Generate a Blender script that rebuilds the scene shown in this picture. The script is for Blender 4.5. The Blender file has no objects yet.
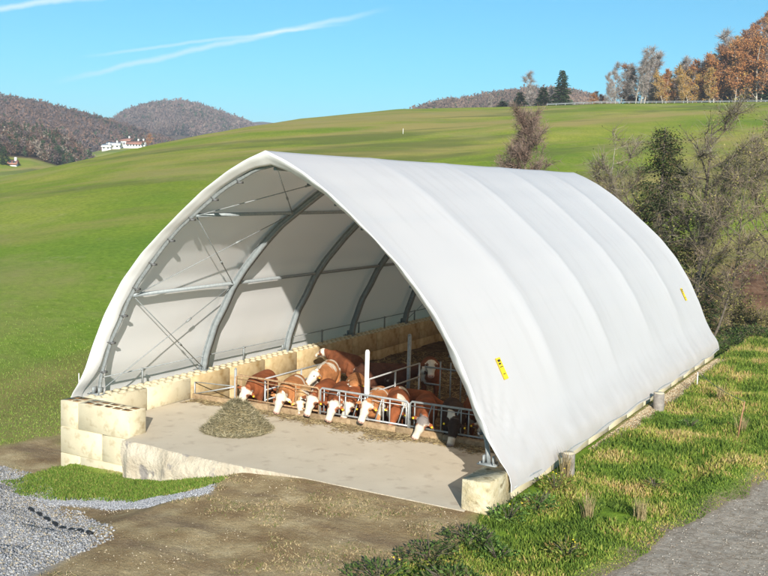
import bpy, bmesh, math, random
import numpy as np
from mathutils import Vector, Matrix

# ------------------------------------------------------------------ camera
C = bpy.context.scene.collection
SC = bpy.context.scene
rad = math.radians
CAM = np.array([20.086, -19.355, 6.072]); YAW, PITCH, ROLL, FPX = -0.513, -0.107, 0.028, 976.85
def cam_axes():
    f = np.array([math.sin(YAW)*math.cos(PITCH), math.cos(YAW)*math.cos(PITCH), math.sin(PITCH)])
    rt = np.cross(f, [0, 0, 1.]); rt /= np.linalg.norm(rt); up = np.cross(rt, f)
    return math.cos(ROLL)*rt+math.sin(ROLL)*up, -math.sin(ROLL)*rt+math.cos(ROLL)*up, f
RT, UP, FW = cam_axes()
cam = bpy.data.objects.new('camera', bpy.data.cameras.new('camera')); C.objects.link(cam)
m = Matrix.Identity(4)
for i in range(3):
    m[i][0] = RT[i]; m[i][1] = UP[i]; m[i][2] = -FW[i]; m[i][3] = CAM[i]
cam.matrix_world = m
cam.data.sensor_width = 36; cam.data.lens = FPX/768*36; cam.data.clip_end = 9000; cam.data.clip_start = 0.2
SC.camera = cam

# ------------------------------------------------------------------ sky, sun, exposure
SUN_AZ, SUN_EL = 36.0, 21.8            # azimuth from -Y towards +X
sd = Vector((math.sin(rad(SUN_AZ))*math.cos(rad(SUN_EL)), -math.cos(rad(SUN_AZ))*math.cos(rad(SUN_EL)), math.sin(rad(SUN_EL))))
w = bpy.data.worlds.new('World'); SC.world = w; w.use_nodes = True
nt = w.node_tree; N = nt.nodes; L = nt.links
for n in list(N): N.remove(n)
out = N.new('ShaderNodeOutputWorld'); bg = N.new('ShaderNodeBackground'); sky = N.new('ShaderNodeTexSky')
sky.sky_type = 'NISHITA'; sky.sun_disc = False; sky.sun_elevation = rad(SUN_EL)
sky.sun_rotation = math.atan2(sd.x, sd.y)
sky.air_density = 0.95; sky.dust_density = 0.25; sky.ozone_density = 1.6; sky.altitude = 600
bg.inputs[1].default_value = 0.092
# thin contrails: streaks of cirrus given as directions on the sky
geo = N.new('ShaderNodeTexCoord')
def px_dir(u, v):
    d = FW*FPX+RT*(u-384)-UP*(v-288); return d/np.linalg.norm(d)
def streak(a, b, width, amount):
    A, B = px_dir(*a), px_dir(*b)
    nrm = np.cross(A, B); nrm /= np.linalg.norm(nrm); mid = (A+B); mid /= np.linalg.norm(mid)
    half = math.acos(float(A@B))/2
    def dot(vec):
        d = N.new('ShaderNodeVectorMath'); d.operation = 'DOT_PRODUCT'; d.inputs[1].default_value = tuple(vec)
        L.new(geo.outputs['Generated'], d.inputs[0]); return d.outputs['Value']
    nz = N.new('ShaderNodeTexNoise'); nz.inputs['Scale'].default_value = 26; nz.inputs['Detail'].default_value = 5
    L.new(geo.outputs['Generated'], nz.inputs['Vector'])
    ab = N.new('ShaderNodeMath'); ab.operation = 'MULTIPLY_ADD'; ab.inputs[1].default_value = width*2.2; L.new(nz.outputs[0], ab.inputs[0])
    ab.inputs[2].default_value = -width*1.1
    ad = N.new('ShaderNodeMath'); ad.operation = 'ADD'; L.new(dot(nrm), ad.inputs[0]); L.new(ab.outputs[0], ad.inputs[1])
    aa = N.new('ShaderNodeMath'); aa.operation = 'ABSOLUTE'; L.new(ad.outputs[0], aa.inputs[0])
    mr = N.new('ShaderNodeMapRange'); mr.interpolation_type = 'SMOOTHSTEP'; L.new(aa.outputs[0], mr.inputs[0])
    mr.inputs[1].default_value = width; mr.inputs[2].default_value = 0; mr.inputs[3].default_value = 0; mr.inputs[4].default_value = amount
    m2 = N.new('ShaderNodeMapRange'); m2.interpolation_type = 'SMOOTHSTEP'; L.new(dot(mid), m2.inputs[0])
    m2.inputs[1].default_value = math.cos(half); m2.inputs[2].default_value = math.cos(half*.45); m2.inputs[3].default_value = 0; m2.inputs[4].default_value = 1
    mu = N.new('ShaderNodeMath'); mu.operation = 'MULTIPLY'; L.new(mr.outputs[0], mu.inputs[0]); L.new(m2.outputs[0], mu.inputs[1])
    return mu.outputs[0]
tot = None
for s in (streak((40, 84), (400, 6), .0042, .50), streak((70, 58), (360, 22), .0024, .38), streak((-160, 24), (130, -6), .0045, .7)):
    if tot is None: tot = s
    else:
        a = N.new('ShaderNodeMath'); a.operation = 'ADD'; a.use_clamp = True; L.new(tot, a.inputs[0]); L.new(s, a.inputs[1]); tot = a.outputs[0]
tint = N.new('ShaderNodeMix'); tint.data_type = 'RGBA'; tint.blend_type = 'MULTIPLY'; tint.inputs[0].default_value = 1
L.new(sky.outputs[0], tint.inputs[6]); tint.inputs[7].default_value = (0.185, 0.735, 0.87, 1)
mx = N.new('ShaderNodeMix'); mx.data_type = 'RGBA'; L.new(tot, mx.inputs[0]); L.new(tint.outputs[2], mx.inputs[6])
mx.inputs[7].default_value = (5.6, 6.8, 7.4, 1)
L.new(mx.outputs[2], bg.inputs[0]); L.new(bg.outputs[0], out.inputs[0])

sl = bpy.data.lights.new('sun', 'SUN'); sl.energy = 5.0; sl.angle = rad(0.53); sl.color = (1.0, 0.94, 0.85)
so = bpy.data.objects.new('sun', sl); C.objects.link(so); so.rotation_euler = sd.to_track_quat('Z', 'Y').to_euler()
so.location = (40, -40, 60)
SC.view_settings.view_transform = 'Standard'; SC.view_settings.look = 'None'; SC.view_settings.gamma = 1
SC.view_settings.use_curve_mapping = False; SC.view_settings.exposure = 0.85

# ------------------------------------------------------------------ helpers
rng = np.random.default_rng(7); random.seed(7)
def ss(x, a, b):
    t = np.clip((np.asarray(x, float)-a)/(b-a), 0, 1); return t*t*(3-2*t)
def _hash(ix, iy, seed):
    n = (ix*374761393+iy*668265263+seed*974634777) & 0xffffffff
    n = ((n ^ (n >> 13))*1274126177) & 0xffffffff
    return ((n ^ (n >> 16)) & 0xffff)/65535.
def vnoise(x, y, seed=0):
    x = np.asarray(x, float); y = np.asarray(y, float)
    ix = np.floor(x).astype(np.int64); iy = np.floor(y).astype(np.int64); fx = x-ix; fy = y-iy
    fx = fx*fx*(3-2*fx); fy = fy*fy*(3-2*fy)
    a = _hash(ix, iy, seed); b = _hash(ix+1, iy, seed); c = _hash(ix, iy+1, seed); d = _hash(ix+1, iy+1, seed)
    return (a*(1-fx)+b*fx)*(1-fy)+(c*(1-fx)+d*fx)*fy-.5
def fbm(x, y, o=4, seed=0):
    r = 0; a = 1.
    for i in range(o):
        r = r+a*vnoise(x*2**i+i*17.3, y*2**i-i*9.1, seed+i); a *= .5
    return r
def setprops(o, label=None, cat=None, group=None, kind=None):
    if label: o['label'] = label
    if cat: o['category'] = cat
    if group: o['group'] = group
    if kind: o['kind'] = kind
    return o
def empty(name, loc=(0, 0, 0), rz=0, label=None, cat=None, group=None):
    o = bpy.data.objects.new(name, None); C.objects.link(o); o.location = loc; o.rotation_euler = (0, 0, rz)
    o.empty_display_size = .2
    return setprops(o, label, cat, group)
def np_mesh(name, V, F, mat=None, parent=None, smooth=False, col=None, attrs=None):
    """V (n,3); F (m,k) array or list of arrays of differing k"""
    me = bpy.data.meshes.new(name); V = np.asarray(V, np.float32)
    Fs = F if isinstance(F, (list, tuple)) else [F]
    Fs = [np.asarray(f, np.int32) for f in Fs if len(f)]
    me.vertices.add(len(V)); me.vertices.foreach_set('co', V.ravel())
    loops = np.concatenate([f.ravel() for f in Fs]); cnt = np.concatenate([np.full(len(f), f.shape[1], np.int32) for f in Fs])
    st = np.concatenate([[0], np.cumsum(cnt)[:-1]]).astype(np.int32)
    me.loops.add(len(loops)); me.loops.foreach_set('vertex_index', loops)
    me.polygons.add(len(cnt)); me.polygons.foreach_set('loop_start', st)
    me.polygons.foreach_set('loop_total', cnt)
    if smooth: me.polygons.foreach_set('use_smooth', np.ones(len(cnt), bool))
    me.update(calc_edges=True)
    if col is not None:
        a = me.color_attributes.new('Col', 'FLOAT_COLOR', 'POINT'); cc = np.ones((len(V), 4), np.float32); cc[:, :3] = col
        a.data.foreach_set('color', cc.ravel())
    for k, v in (attrs or {}).items():
        a = me.attributes.new(k, 'FLOAT', 'POINT'); a.data.foreach_set('value', np.asarray(v, np.float32))
    if mat: me.materials.append(mat)
    o = bpy.data.objects.new(name, me); C.objects.link(o)
    if parent: o.parent = parent
    return o
class MB:
    def __init__(s): s.V = []; s.Q = []; s.T = []; s.n = 0; s.K = []
    def add(s, V, Q=(), T=(), col=None):
        V = np.asarray(V, float); s.V.append(V)
        if len(Q): s.Q.append(np.asarray(Q)+s.n)
        if len(T): s.T.append(np.asarray(T)+s.n)
        s.K.append(np.tile(col if col is not None else (1, 1, 1), (len(V), 1))); s.n += len(V); return s
    def box(s, a, b, col=None, jit=0, bev=0):
        a = np.array(a, float); b = np.array(b, float)
        x0, y0, z0 = np.minimum(a, b); x1, y1, z1 = np.maximum(a, b)
        if bev:
            e = bev; rings = []
            for z, i in ((z0, e), (z0+e, 0), (z1-e, 0), (z1, e)):
                rings.append([(x0+i+e*(i == 0), y0+i, z), (x1-i-e*(i == 0), y0+i, z), (x1-i, y0+i+e*(i == 0), z), (x1-i, y1-i-e*(i == 0), z),
                              (x1-i-e*(i == 0), y1-i, z), (x0+i+e*(i == 0), y1-i, z), (x0+i, y1-i-e*(i == 0), z), (x0+i, y0+i+e*(i == 0), z)])
            V = np.array(rings).reshape(-1, 3); Q = []
            for r in range(3):
                for k in range(8): Q.append((r*8+k, r*8+(k+1) % 8, r*8+8+(k+1) % 8, r*8+8+k))
            Q += [(24, 25, 26, 27), (24, 27, 28, 31), (28, 29, 30, 31), (3, 2, 1, 0), (7, 4, 3, 0), (7, 6, 5, 4)]
            if jit: V = V+rng.normal(0, jit, V.shape)
            return s.add(V, Q, col=col)
        V = np.array([(x0, y0, z0), (x1, y0, z0), (x1, y1, z0), (x0, y1, z0), (x0, y0, z1), (x1, y0, z1), (x1, y1, z1), (x0, y1, z1)])
        if jit: V = V+rng.normal(0, jit, V.shape)
        return s.add(V, [(0, 3, 2, 1), (4, 5, 6, 7), (0, 1, 5, 4), (1, 2, 6, 5), (2, 3, 7, 6), (3, 0, 4, 7)], col=col)
    def tube(s, P, R, n=8, cap=True, sq=None, col=None):
        """P (k,3); R scalar/list or list of (w,h) ; sq=up vector for rectangular/elliptic sections"""
        P = np.asarray(P, float); k = len(P); T = np.gradient(P, axis=0) if k > 2 else np.array([P[-1]-P[0]]*k)
        T /= np.linalg.norm(T, axis=1)[:, None]+1e-12
        R = np.broadcast_to(np.asarray(R, float).reshape(-1, 1) if np.ndim(R) < 2 else np.asarray(R, float), (k, 1 if np.ndim(R) < 2 else 2))
        if R.shape[1] == 1: R = np.repeat(R, 2, 1)
        ref = np.array(sq, float) if sq is not None else (np.array([0, 0, 1.]) if abs(T[0][2]) < .9 else np.array([1., 0, 0]))
        A = []
        for i in range(k):
            a = np.cross(ref, T[i]); 
            if np.linalg.norm(a) < 1e-4: a = np.cross(ref+np.array([.1, .2, .05]), T[i])
            a /= np.linalg.norm(a); b = np.cross(T[i], a); A.append((a, b))
            if sq is None: ref = b
        if n == 4: ang = np.array([math.pi/4+i*math.pi/2 for i in range(4)]); f = math.sqrt(2)
        else: ang = np.arange(n)*2*math.pi/n; f = 1
        V = np.concatenate([P[i]+f*(np.cos(ang)[:, None]*A[i][0]*R[i][0]+np.sin(ang)[:, None]*A[i][1]*R[i][1]) for i in range(k)])
        Q = [(i*n+j, i*n+(j+1) % n, (i+1)*n+(j+1) % n, (i+1)*n+j) for i in range(k-1) for j in range(n)]
        T_ = []
        if cap:
            V = np.concatenate([V, [P[0], P[-1]]]); c0 = k*n
            T_ = [(c0, (j+1) % n, j) for j in range(n)]+[(c0+1, (k-1)*n+j, (k-1)*n+(j+1) % n) for j in range(n)]
        return s.add(V, Q, T_, col=col)
    def build(s, name, mat, parent=None, smooth=False, usecol=False):
        if not s.V: return None
        V = np.concatenate(s.V); F = []
        if s.Q: F.append(np.concatenate(s.Q))
        if s.T: F.append(np.concatenate(s.T))
        return np_mesh(name, V, F, mat, parent, smooth, np.concatenate(s.K) if usecol else None)
def copy_tree(o, parent=None):
    c = o.copy(); C.objects.link(c); c.parent = parent
    for ch in [q for q in bpy.data.objects if q.parent == o]: copy_tree(ch, c)
    return c

# ------------------------------------------------------------------ materials
def mat(name, base=(.5, .5, .5), rough=.8, metal=0, noise=None, bump=None, attr=False, trans=0, spec=.3, second=None):
    """noise=(scale, dark colour, light colour, contrast) ; bump=(scale, strength, distance) ; second=(scale, colour, lo, hi) blotches"""
    m = bpy.data.materials.new(name); m.use_nodes = True; nt = m.node_tree; N = nt.nodes; L = nt.links
    b = N['Principled BSDF']; b.inputs['Roughness'].default_value = rough; b.inputs['Metallic'].default_value = metal
    b.inputs['Specular IOR Level'].default_value = spec
    b.inputs['Base Color'].default_value = (*base, 1)
    tc = N.new('ShaderNodeTexCoord'); src = None
    def ns(scale, detail=6, rough=.6):
        n = N.new('ShaderNodeTexNoise'); n.inputs['Scale'].default_value = scale; n.inputs['Detail'].default_value = detail
        n.inputs['Roughness'].default_value = rough; L.new(tc.outputs['Object'], n.inputs['Vector']); return n.outputs[0]
    if noise:
        r = N.new('ShaderNodeValToRGB'); L.new(ns(noise[0]), r.inputs[0])
        k = noise[3] if len(noise) > 3 else .2
        r.color_ramp.elements[0].position = .5-k; r.color_ramp.elements[1].position = .5+k
        r.color_ramp.elements[0].color = (*noise[1], 1); r.color_ramp.elements[1].color = (*noise[2], 1); src = r.outputs[0]
    if attr:
        a = N.new('ShaderNodeVertexColor'); a.layer_name = 'Col'
        if src is None: src = a.outputs[0]
        else:
            x = N.new('ShaderNodeMix'); x.data_type = 'RGBA'; x.blend_type = 'MULTIPLY'; x.inputs[0].default_value = 1
            L.new(src, x.inputs[6]); L.new(a.outputs[0], x.inputs[7]); src = x.outputs[2]
    if second:
        r = N.new('ShaderNodeMapRange'); L.new(ns(second[0], 4), r.inputs[0]); r.inputs[1].default_value = second[2]; r.inputs[2].default_value = second[3]
        x = N.new('ShaderNodeMix'); x.data_type = 'RGBA'; L.new(r.outputs[0], x.inputs[0])
        if src is not None: L.new(src, x.inputs[6])
        else: x.inputs[6].default_value = (*base, 1)
        x.inputs[7].default_value = (*second[1], 1); src = x.outputs[2]
    if src is not None: L.new(src, b.inputs['Base Color'])
    if bump:
        bp = N.new('ShaderNodeBump'); bp.inputs['Strength'].default_value = bump[1]; bp.inputs['Distance'].default_value = bump[2]
        L.new(ns(bump[0], 8, .65), bp.inputs['Height']); L.new(bp.outputs[0], b.inputs['Normal'])
    if trans:
        t = N.new('ShaderNodeBsdfTranslucent'); x = N.new('ShaderNodeMixShader'); x.inputs[0].default_value = trans
        if src is not None: L.new(src, t.inputs[0])
        else: t.inputs[0].default_value = (*base, 1)
        o = N['Material Output']; L.new(b.outputs[0], x.inputs[1]); L.new(t.outputs[0], x.inputs[2]); L.new(x.outputs[0], o.inputs[0])
    return m
M = {}
M['hem'] = mat('hem_fabric', rough=.45, noise=(1.2, (.68, .68, .67), (.73, .725, .71), .3), bump=(2.5, .12, .03), trans=.05)
def membrane():
    """coated cloth: outside toned down for the sun, lining brightened, both in the base colour"""
    m = bpy.data.materials.new('membrane'); m.use_nodes = True; nt = m.node_tree; N = nt.nodes; L = nt.links; b = N['Principled BSDF']; b.inputs['Roughness'].default_value = .5; b.inputs['Specular IOR Level'].default_value = .25
    tc = N.new('ShaderNodeTexCoord'); g = N.new('ShaderNodeNewGeometry')
    def ns(sc, d, vec=None):
        n = N.new('ShaderNodeTexNoise'); n.inputs['Scale'].default_value = sc; n.inputs['Detail'].default_value = d; L.new(vec or tc.outputs['Object'], n.inputs['Vector']); return n.outputs[0]
    mp = N.new('ShaderNodeMapping'); mp.inputs['Scale'].default_value = (.5, 3.2, .35); L.new(tc.outputs['Object'], mp.inputs[0])
    r = N.new('ShaderNodeValToRGB'); L.new(ns(1., 7, mp.outputs[0]), r.inputs[0]); e = r.color_ramp.elements
    e[0].position = .30; e[0].color = (.655, .642, .642, 1); e[1].position = .50; e[1].color = (.690, .678, .680, 1)
    # washed-down dirt gathering above the hem
    sx = N.new('ShaderNodeSeparateXYZ'); L.new(tc.outputs['Object'], sx.inputs[0]); h = N.new('ShaderNodeMapRange'); L.new(sx.outputs[2], h.inputs[0]); h.inputs[1].default_value = .75; h.inputs[2].default_value = -.3; h.inputs[3].default_value = 0; h.inputs[4].default_value = .55
    mu = N.new('ShaderNodeMath'); mu.operation = 'MULTIPLY'; L.new(h.outputs[0], mu.inputs[0]); L.new(ns(1.7, 7), mu.inputs[1])
    d = N.new('ShaderNodeMix'); d.data_type = 'RGBA'; L.new(mu.outputs[0], d.inputs[0]); L.new(r.outputs[0], d.inputs[6]); d.inputs[7].default_value = (.34, .32, .25, 1)
    x = N.new('ShaderNodeMix'); x.data_type = 'RGBA'; L.new(g.outputs['Backfacing'], x.inputs[0]); L.new(d.outputs[2], x.inputs[MEM_OUT]); x.inputs[13-MEM_OUT].default_value = (.92, .915, .91, 1)  # per-side colour balances the light: dimmer where sunlit outside, brighter lining
    L.new(x.outputs[2], b.inputs['Base Color'])
    bp = N.new('ShaderNodeBump'); bp.inputs['Strength'].default_value = .10; bp.inputs['Distance'].default_value = .03; L.new(ns(1.6, 4), bp.inputs['Height']); L.new(bp.outputs[0], b.inputs['Normal'])
    t = N.new('ShaderNodeBsdfTranslucent'); t.inputs[0].default_value = (.97, .70, .50, 1); q = N.new('ShaderNodeMixShader'); q.inputs[0].default_value = .25; L.new(b.outputs[0], q.inputs[1]); L.new(t.outputs[0], q.inputs[2]); L.new(q.outputs[0], N['Material Output'].inputs[0])
    return m
MEM_OUT = 7
M['membrane'] = membrane()
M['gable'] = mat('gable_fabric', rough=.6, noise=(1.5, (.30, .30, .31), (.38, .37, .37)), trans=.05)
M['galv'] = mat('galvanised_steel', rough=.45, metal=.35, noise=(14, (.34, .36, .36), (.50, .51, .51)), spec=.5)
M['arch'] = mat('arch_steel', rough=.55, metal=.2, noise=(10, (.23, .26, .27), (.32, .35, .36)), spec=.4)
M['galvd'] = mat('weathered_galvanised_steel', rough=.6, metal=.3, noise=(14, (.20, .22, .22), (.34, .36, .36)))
M['rustrail'] = mat('rusty_rail', rough=.8, metal=.1, noise=(20, (.26, .13, .06), (.48, .34, .2)))
M['cable'] = mat('cable', (.12, .12, .12), .6)
M['concrete'] = mat('concrete', rough=.9, noise=(1.3, (.52, .45, .30), (.66, .59, .42), .25), bump=(22, .35, .02), second=(3.6, (.40, .32, .19), .54, .74))
M['oldconc'] = mat('old_concrete', rough=.95, noise=(4, (.44, .36, .20), (.68, .60, .42), .2), bump=(12, .8, .05), second=(3.5, (.22, .17, .08), .56, .68))
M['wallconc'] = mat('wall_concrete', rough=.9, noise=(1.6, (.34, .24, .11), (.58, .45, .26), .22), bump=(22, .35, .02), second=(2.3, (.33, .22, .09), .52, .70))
M['slab'] = mat('slab_concrete', rough=.9, noise=(.7, (.50, .43, .325), (.60, .53, .415), .25), bump=(30, .3, .01), second=(2.2, (.40, .33, .25), .56, .75))
M['slabside'] = mat('rough_concrete', rough=.95, noise=(1.9, (.44, .37, .27), (.64, .56, .43), .2), bump=(7, .9, .10), second=(1.4, (.30, .27, .24), .60, .66))
M['moss'] = mat('moss_dirt', rough=1, noise=(9, (.13, .07, .035), (.27, .16, .07)))
M['bedding'] = mat('bedding', rough=1, noise=(3, (.06, .035, .02), (.20, .13, .07)), bump=(14, 1, .08), second=(5, (.26, .19, .1), .58, .7))
M['timber'] = mat('timber', rough=.9, noise=(8, (.20, .13, .07), (.40, .29, .17)), bump=(18, .5, .02))
M['woodpost'] = mat('weathered_post', rough=.9, noise=(7, (.16, .14, .12), (.32, .29, .25)), bump=(20, .6, .02))
M['woodtop'] = mat('sawn_post_top', rough=.9, noise=(20, (.50, .43, .30), (.66, .58, .44)))
M['white'] = mat('white_plastic', rough=.4, noise=(5, (.70, .69, .66), (.80, .79, .76)))
M['yellow'] = mat('yellow_sticker', (.80, .58, .02), .5, noise=(6, (.75, .55, .02), (.85, .63, .03)))
M['ink'] = mat('dark_print', (.05, .04, .03), .6)
M['black'] = mat('black_plastic', (.02, .02, .022), .6, bump=(30, .5, .02))
M['hay'] = mat('hay', rough=1, noise=(9, (.20, .16, .08), (.42, .35, .20)), bump=(40, 1, .05), attr=False)
M['straw'] = mat('straw', rough=.9, attr=True, trans=.1)
M['grass'] = mat('grass_blades', rough=.7, attr=True, trans=.3, spec=.2)
M['leaf'] = mat('leaves', rough=.7, attr=True, trans=.3, spec=.2)
M['stone'] = mat('crushed_stone', rough=.85, attr=True, bump=(40, .4, .01))
M['bark'] = mat('bark', rough=.95, noise=(6, (.07, .055, .04), (.17, .14, .11)), bump=(20, .8, .03))
M['palebark'] = mat('pale_bark', rough=.9, noise=(3, (.30, .26, .20), (.52, .47, .40)), bump=(20, .6, .03))
M['redbark'] = mat('reddish_twigs', rough=.95, noise=(3, (.15, .085, .055), (.28, .18, .13)))
M['farwood'] = mat('far_woodland', rough=1, attr=True, spec=.1)
M['render'] = mat('white_render', rough=.8, noise=(.5, (.68, .66, .62), (.78, .76, .72)))
M['rooftile'] = mat('red_roof_tiles', rough=.85, noise=(1, (.26, .12, .09), (.36, .18, .13)))
M['glass'] = mat('window_glass', (.03, .04, .05), .15, spec=.6)
M['hide'] = mat('cow_hide', rough=.8, attr=True, noise=(9, (.72, .72, .72), (1.15, 1.12, 1.1), .25), bump=(28, .6, .03), spec=.15)
M['eye'] = mat('cow_eye', (.01, .008, .006), .2, spec=.6)
M['tag'] = mat('ear_tag', (.8, .6, .03), .5)
M['hoof'] = mat('hoof', (.05, .04, .03), .6)
M['stake'] = mat('rusty_stake', rough=.8, noise=(20, (.25, .12, .06), (.42, .24, .13)))

# ------------------------------------------------------------------ the lie of the land
FH = np.array([math.sin(YAW), math.cos(YAW)]); RH = np.array([FH[1], -FH[0]])
def ang_of(u, v=150.):
    d = FW*FPX+RT*(u-384)-UP*(v-288); h = math.hypot(d[0], d[1])
    return math.atan2(d[0]*RH[0]+d[1]*RH[1], d[0]*FH[0]+d[1]*FH[1]), d[2]/h
def curve(pts): 
    a = [ang_of(u, v) for u, v in pts]; return np.array([q[0] for q in a]), np.array([q[1] for q in a])
CREST = [(-500, 196), (-150, 186), (0, 177.5), (75, 162), (150, 146.5), (250, 129), (300, 122.5), (400, 114.5), (450, 112), (520, 109.5), (600, 106), (768, 105), (1000, 104), (1400, 110)]
CA, CE = curve(CREST)
UA = np.array([ang_of(u)[0] for u in (-500, 0, 150, 300, 450, 600, 768, 1400)])
DCR = np.array([150, 170, 220, 270, 300, 300, 300, 300.])
R0K = np.array([30, 33, 38, 48, 58, 62, 63, 63.])
PK = np.array([2, 2, 1.9, 1.7, 1.5, 1.4, 1.4, 1.4])
Z0K = np.array([-1.95, -1.9, -1.8, -1.6, -1.4, -1.2, -1.1, -1.1])
RIDGES = [ # distance, front slope, back slope, rounding, outline
 (900, .20, .2, 25, [(-500, 70), (-300, 82), (0, 98), (37, 103.5), (73, 113), (100, 119), (125, 127), (160, 138), (200, 150), (260, 175), (300, 220)]),
 (1450, .22, .2, 40, [(40, 220), (60, 150), (85, 133), (110, 122), (128, 111), (145, 106), (160, 103.5), (178, 102), (196, 105), (215, 111), (235, 118), (255, 126), (290, 145), (320, 220)]),
 (2300, .12, .2, 60, [(-500, 130), (60, 128), (95, 121.5), (115, 119.5), (150, 121), (240, 123.5), (262, 122), (290, 125), (330, 130), (400, 150), (500, 220)]),
 (520, .16, .15, 20, [(-500, 122), (-200, 126), (0, 130), (30, 133), (55, 139), (72, 147), (90, 160), (120, 190), (160, 230)]),
 (640, .10, .1, 15, [(40, 220), (60, 170), (85, 154), (110, 148.5), (150, 147), (180, 146), (215, 150), (250, 170), (280, 220)]),
 (850, .2, .2, 25, [(330, 220), (370, 140), (400, 117), (412, 112.5), (436, 105), (468, 101), (496, 96), (525, 92.5), (546, 92), (569, 93.5), (587, 98), (610, 105), (640, 118), (690, 220)]),
 (430, .30, .2, 20, [(540, 220), (600, 118), (640, 112), (680, 102), (710, 88), (740, 68), (768, 50), (850, 36), (1100, 30), (1400, 40)]),
]
TREEUP = {900: 9, 1450: 7, 850: 7}
RC = [(D, fs, bs, w_, *curve([(u_, v_+TREEUP.get(D, 0)) for u_, v_ in p])) for D, fs, bs, w_, p in RIDGES]
def polar(x, y):
    dx = np.asarray(x, float)-CAM[0]; dy = np.asarray(y, float)-CAM[1]
    f_ = dx*FH[0]+dy*FH[1]; s_ = dx*RH[0]+dy*RH[1]
    return np.hypot(dx, dy), np.arctan2(s_, f_)
PATHPT = np.array([(15.2, -6), (15.48, -3.2), (15.74, -1.98), (15.95, 0.06), (16.5, 1.96), (17.06, 4.67), (18.3, 9.), (20.5, 16.), (24, 26)])
def path_x(y): return np.interp(y, PATHPT[:, 1], PATHPT[:, 0])
def H(x, y, fine=True):
    x = np.asarray(x, float); y = np.asarray(y, float)
    r, a = polar(x, y)
    zy = np.interp(x, [-6, -1, 0, 2.5, 4.5, 6.3, 8, 12, 13, 16, 30], [-1.95, -1.95, -1.9, -1.7, -1.38, -.80, -.662, -.662, -.69, -.66, -.6])
    yard = zy
    gully = -2.3*np.exp(-((r-59)/4.2)**2)*ss(a, ang_of(540)[0], ang_of(630)[0])
    inside = ss(x, -.3, .3)*(1-ss(x, 12.1, 12.5))*ss(y, -1.15, -.85)
    z = yard*(1-inside)+(-1.4)*inside
    if fine:
        bank = ss(x, 12.7, 13.6)*(1-ss(x, path_x(y)-.7, path_x(y)))
        z = z+bank*(.30*fbm(x*.6, y*.6, 4, 3)+.04)+(1-inside)*.035*fbm(x*1.7, y*1.7, 4, 9)*(1-.85*ss(x, 6.2, 7)*(1-ss(x, 12.3, 12.8))*ss(y, -2.4, -1.6))
        pl = ss(x, 3, 1.0)*0
    z0 = np.interp(a, UA, Z0K); r0 = np.interp(a, UA, R0K); dc = np.interp(a, UA, DCR); p = np.interp(a, UA, PK)
    t = ss(r, 38, 60); t = np.maximum(t, ss(x, -1.5, -5)*ss(y, -6, 4)); z = z*(1-t)+z0*t
    zc = CAM[2]+np.interp(a, CA, CE)*dc
    s = np.clip((r-r0)/(dc-r0), 0, 1)
    back = np.where(np.abs(a) < 1.25, 1., 0.)*(1-ss(np.abs(a), 1.0, 1.25))
    z = z+(zc-z0)*(1-(1-s)**p)*back+gully
    if fine: z = z+ss(r, 40, 80)*(1-ss(r, 250, 300))*(.9*fbm(x*.02, y*.02, 3, 21)+.25*fbm(x*.1, y*.1, 3, 5))*ss(s, 0, .15)*(1-ss(s, .75, 1))
    far = CAM[2]-.0*r+np.interp(a, CA, CE)*dc-.13*np.maximum(r-dc, 0)
    z = np.where(r > dc, np.maximum(z-.13*(r-dc), -25), z)
    for D, fs, bs, w_, ra, re in RC:
        e = np.interp(a, ra, re)
        q = r-D; q = np.where(q < 0, -q*fs, q*bs)
        zr = CAM[2]+e*D-(np.sqrt(q*q+(w_*fs)**2)-w_*fs)
        if fine: zr = zr+np.minimum(D*.004, 5)*fbm(x*4/D*2, y*4/D*2, 3, 31)*ss(np.abs(r-D), 10, 80)
        z = np.where((r > dc*1.03) & (np.abs(a) < 1.2), np.maximum(z, zr), z)
    return z
def G(u, v, zoff=0.):
    """where the line of sight through photo point (u, v) meets the ground"""
    d = FW*FPX+RT*(u-384)-UP*(v-288); d = d/np.linalg.norm(d)
    t = np.concatenate([np.arange(8, 80, .02), np.arange(80, 1500, .25)]); P = CAM+t[:, None]*d
    h = H(P[:, 0], P[:, 1])+zoff; k = np.argmax(P[:, 2] < h)
    return P[k]
def at_y(u, v, y):
    d = FW*FPX+RT*(u-384)-UP*(v-288); return CAM+d*((y-CAM[1])/d[1])
def at_r(u, r):
    a = ang_of(u)[0]; q = FH*math.cos(a)+RH*math.sin(a); x, y = CAM[0]+q[0]*r, CAM[1]+q[1]*r
    return np.array([x, y, float(H(x, y))])
def inpoly(x, y, P):
    P = np.asarray(P); c = np.zeros(x.shape, bool); j = len(P)-1
    for i in range(len(P)):
        k = ((P[i][1] > y) != (P[j][1] > y)) & (x < (P[j][0]-P[i][0])*(y-P[i][1])/(P[j][1]-P[i][1]+1e-12)+P[i][0])
        c ^= k; j = i
    return c
def sdpoly(x, y, P):
    """signed distance, positive inside"""
    P = np.asarray(P, float); d = np.full(x.shape, 1e9)
    for i in range(len(P)):
        a = P[i]; b = P[(i+1) % len(P)]; ab = b-a; t = np.clip(((x-a[0])*ab[0]+(y-a[1])*ab[1])/(ab@ab+1e-12), 0, 1)
        d = np.minimum(d, np.hypot(x-a[0]-t*ab[0], y-a[1]-t*ab[1]))
    return np.where(inpoly(x, y, P), d, -d)
GP = lambda pts: np.array([G(u, v)[:2] for u, v in pts])
YARD = np.concatenate([GP([(-60, 452), (0, 448), (60, 437)]), [(.3, -.9), (2.3, -.5), (6.4, -1.0), (12.3, -.9)],
                       GP([(478, 520), (455, 540), (400, 562), (350, 590)]), [(11, -9), (6, -14), (-8, -8)]])
PATCH = GP([(24, 480), (50, 470), (60, 466), (128, 472), (160, 482), (208, 477), (212, 485), (150, 498), (120, 501), (60, 498), (28, 497)])
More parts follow.
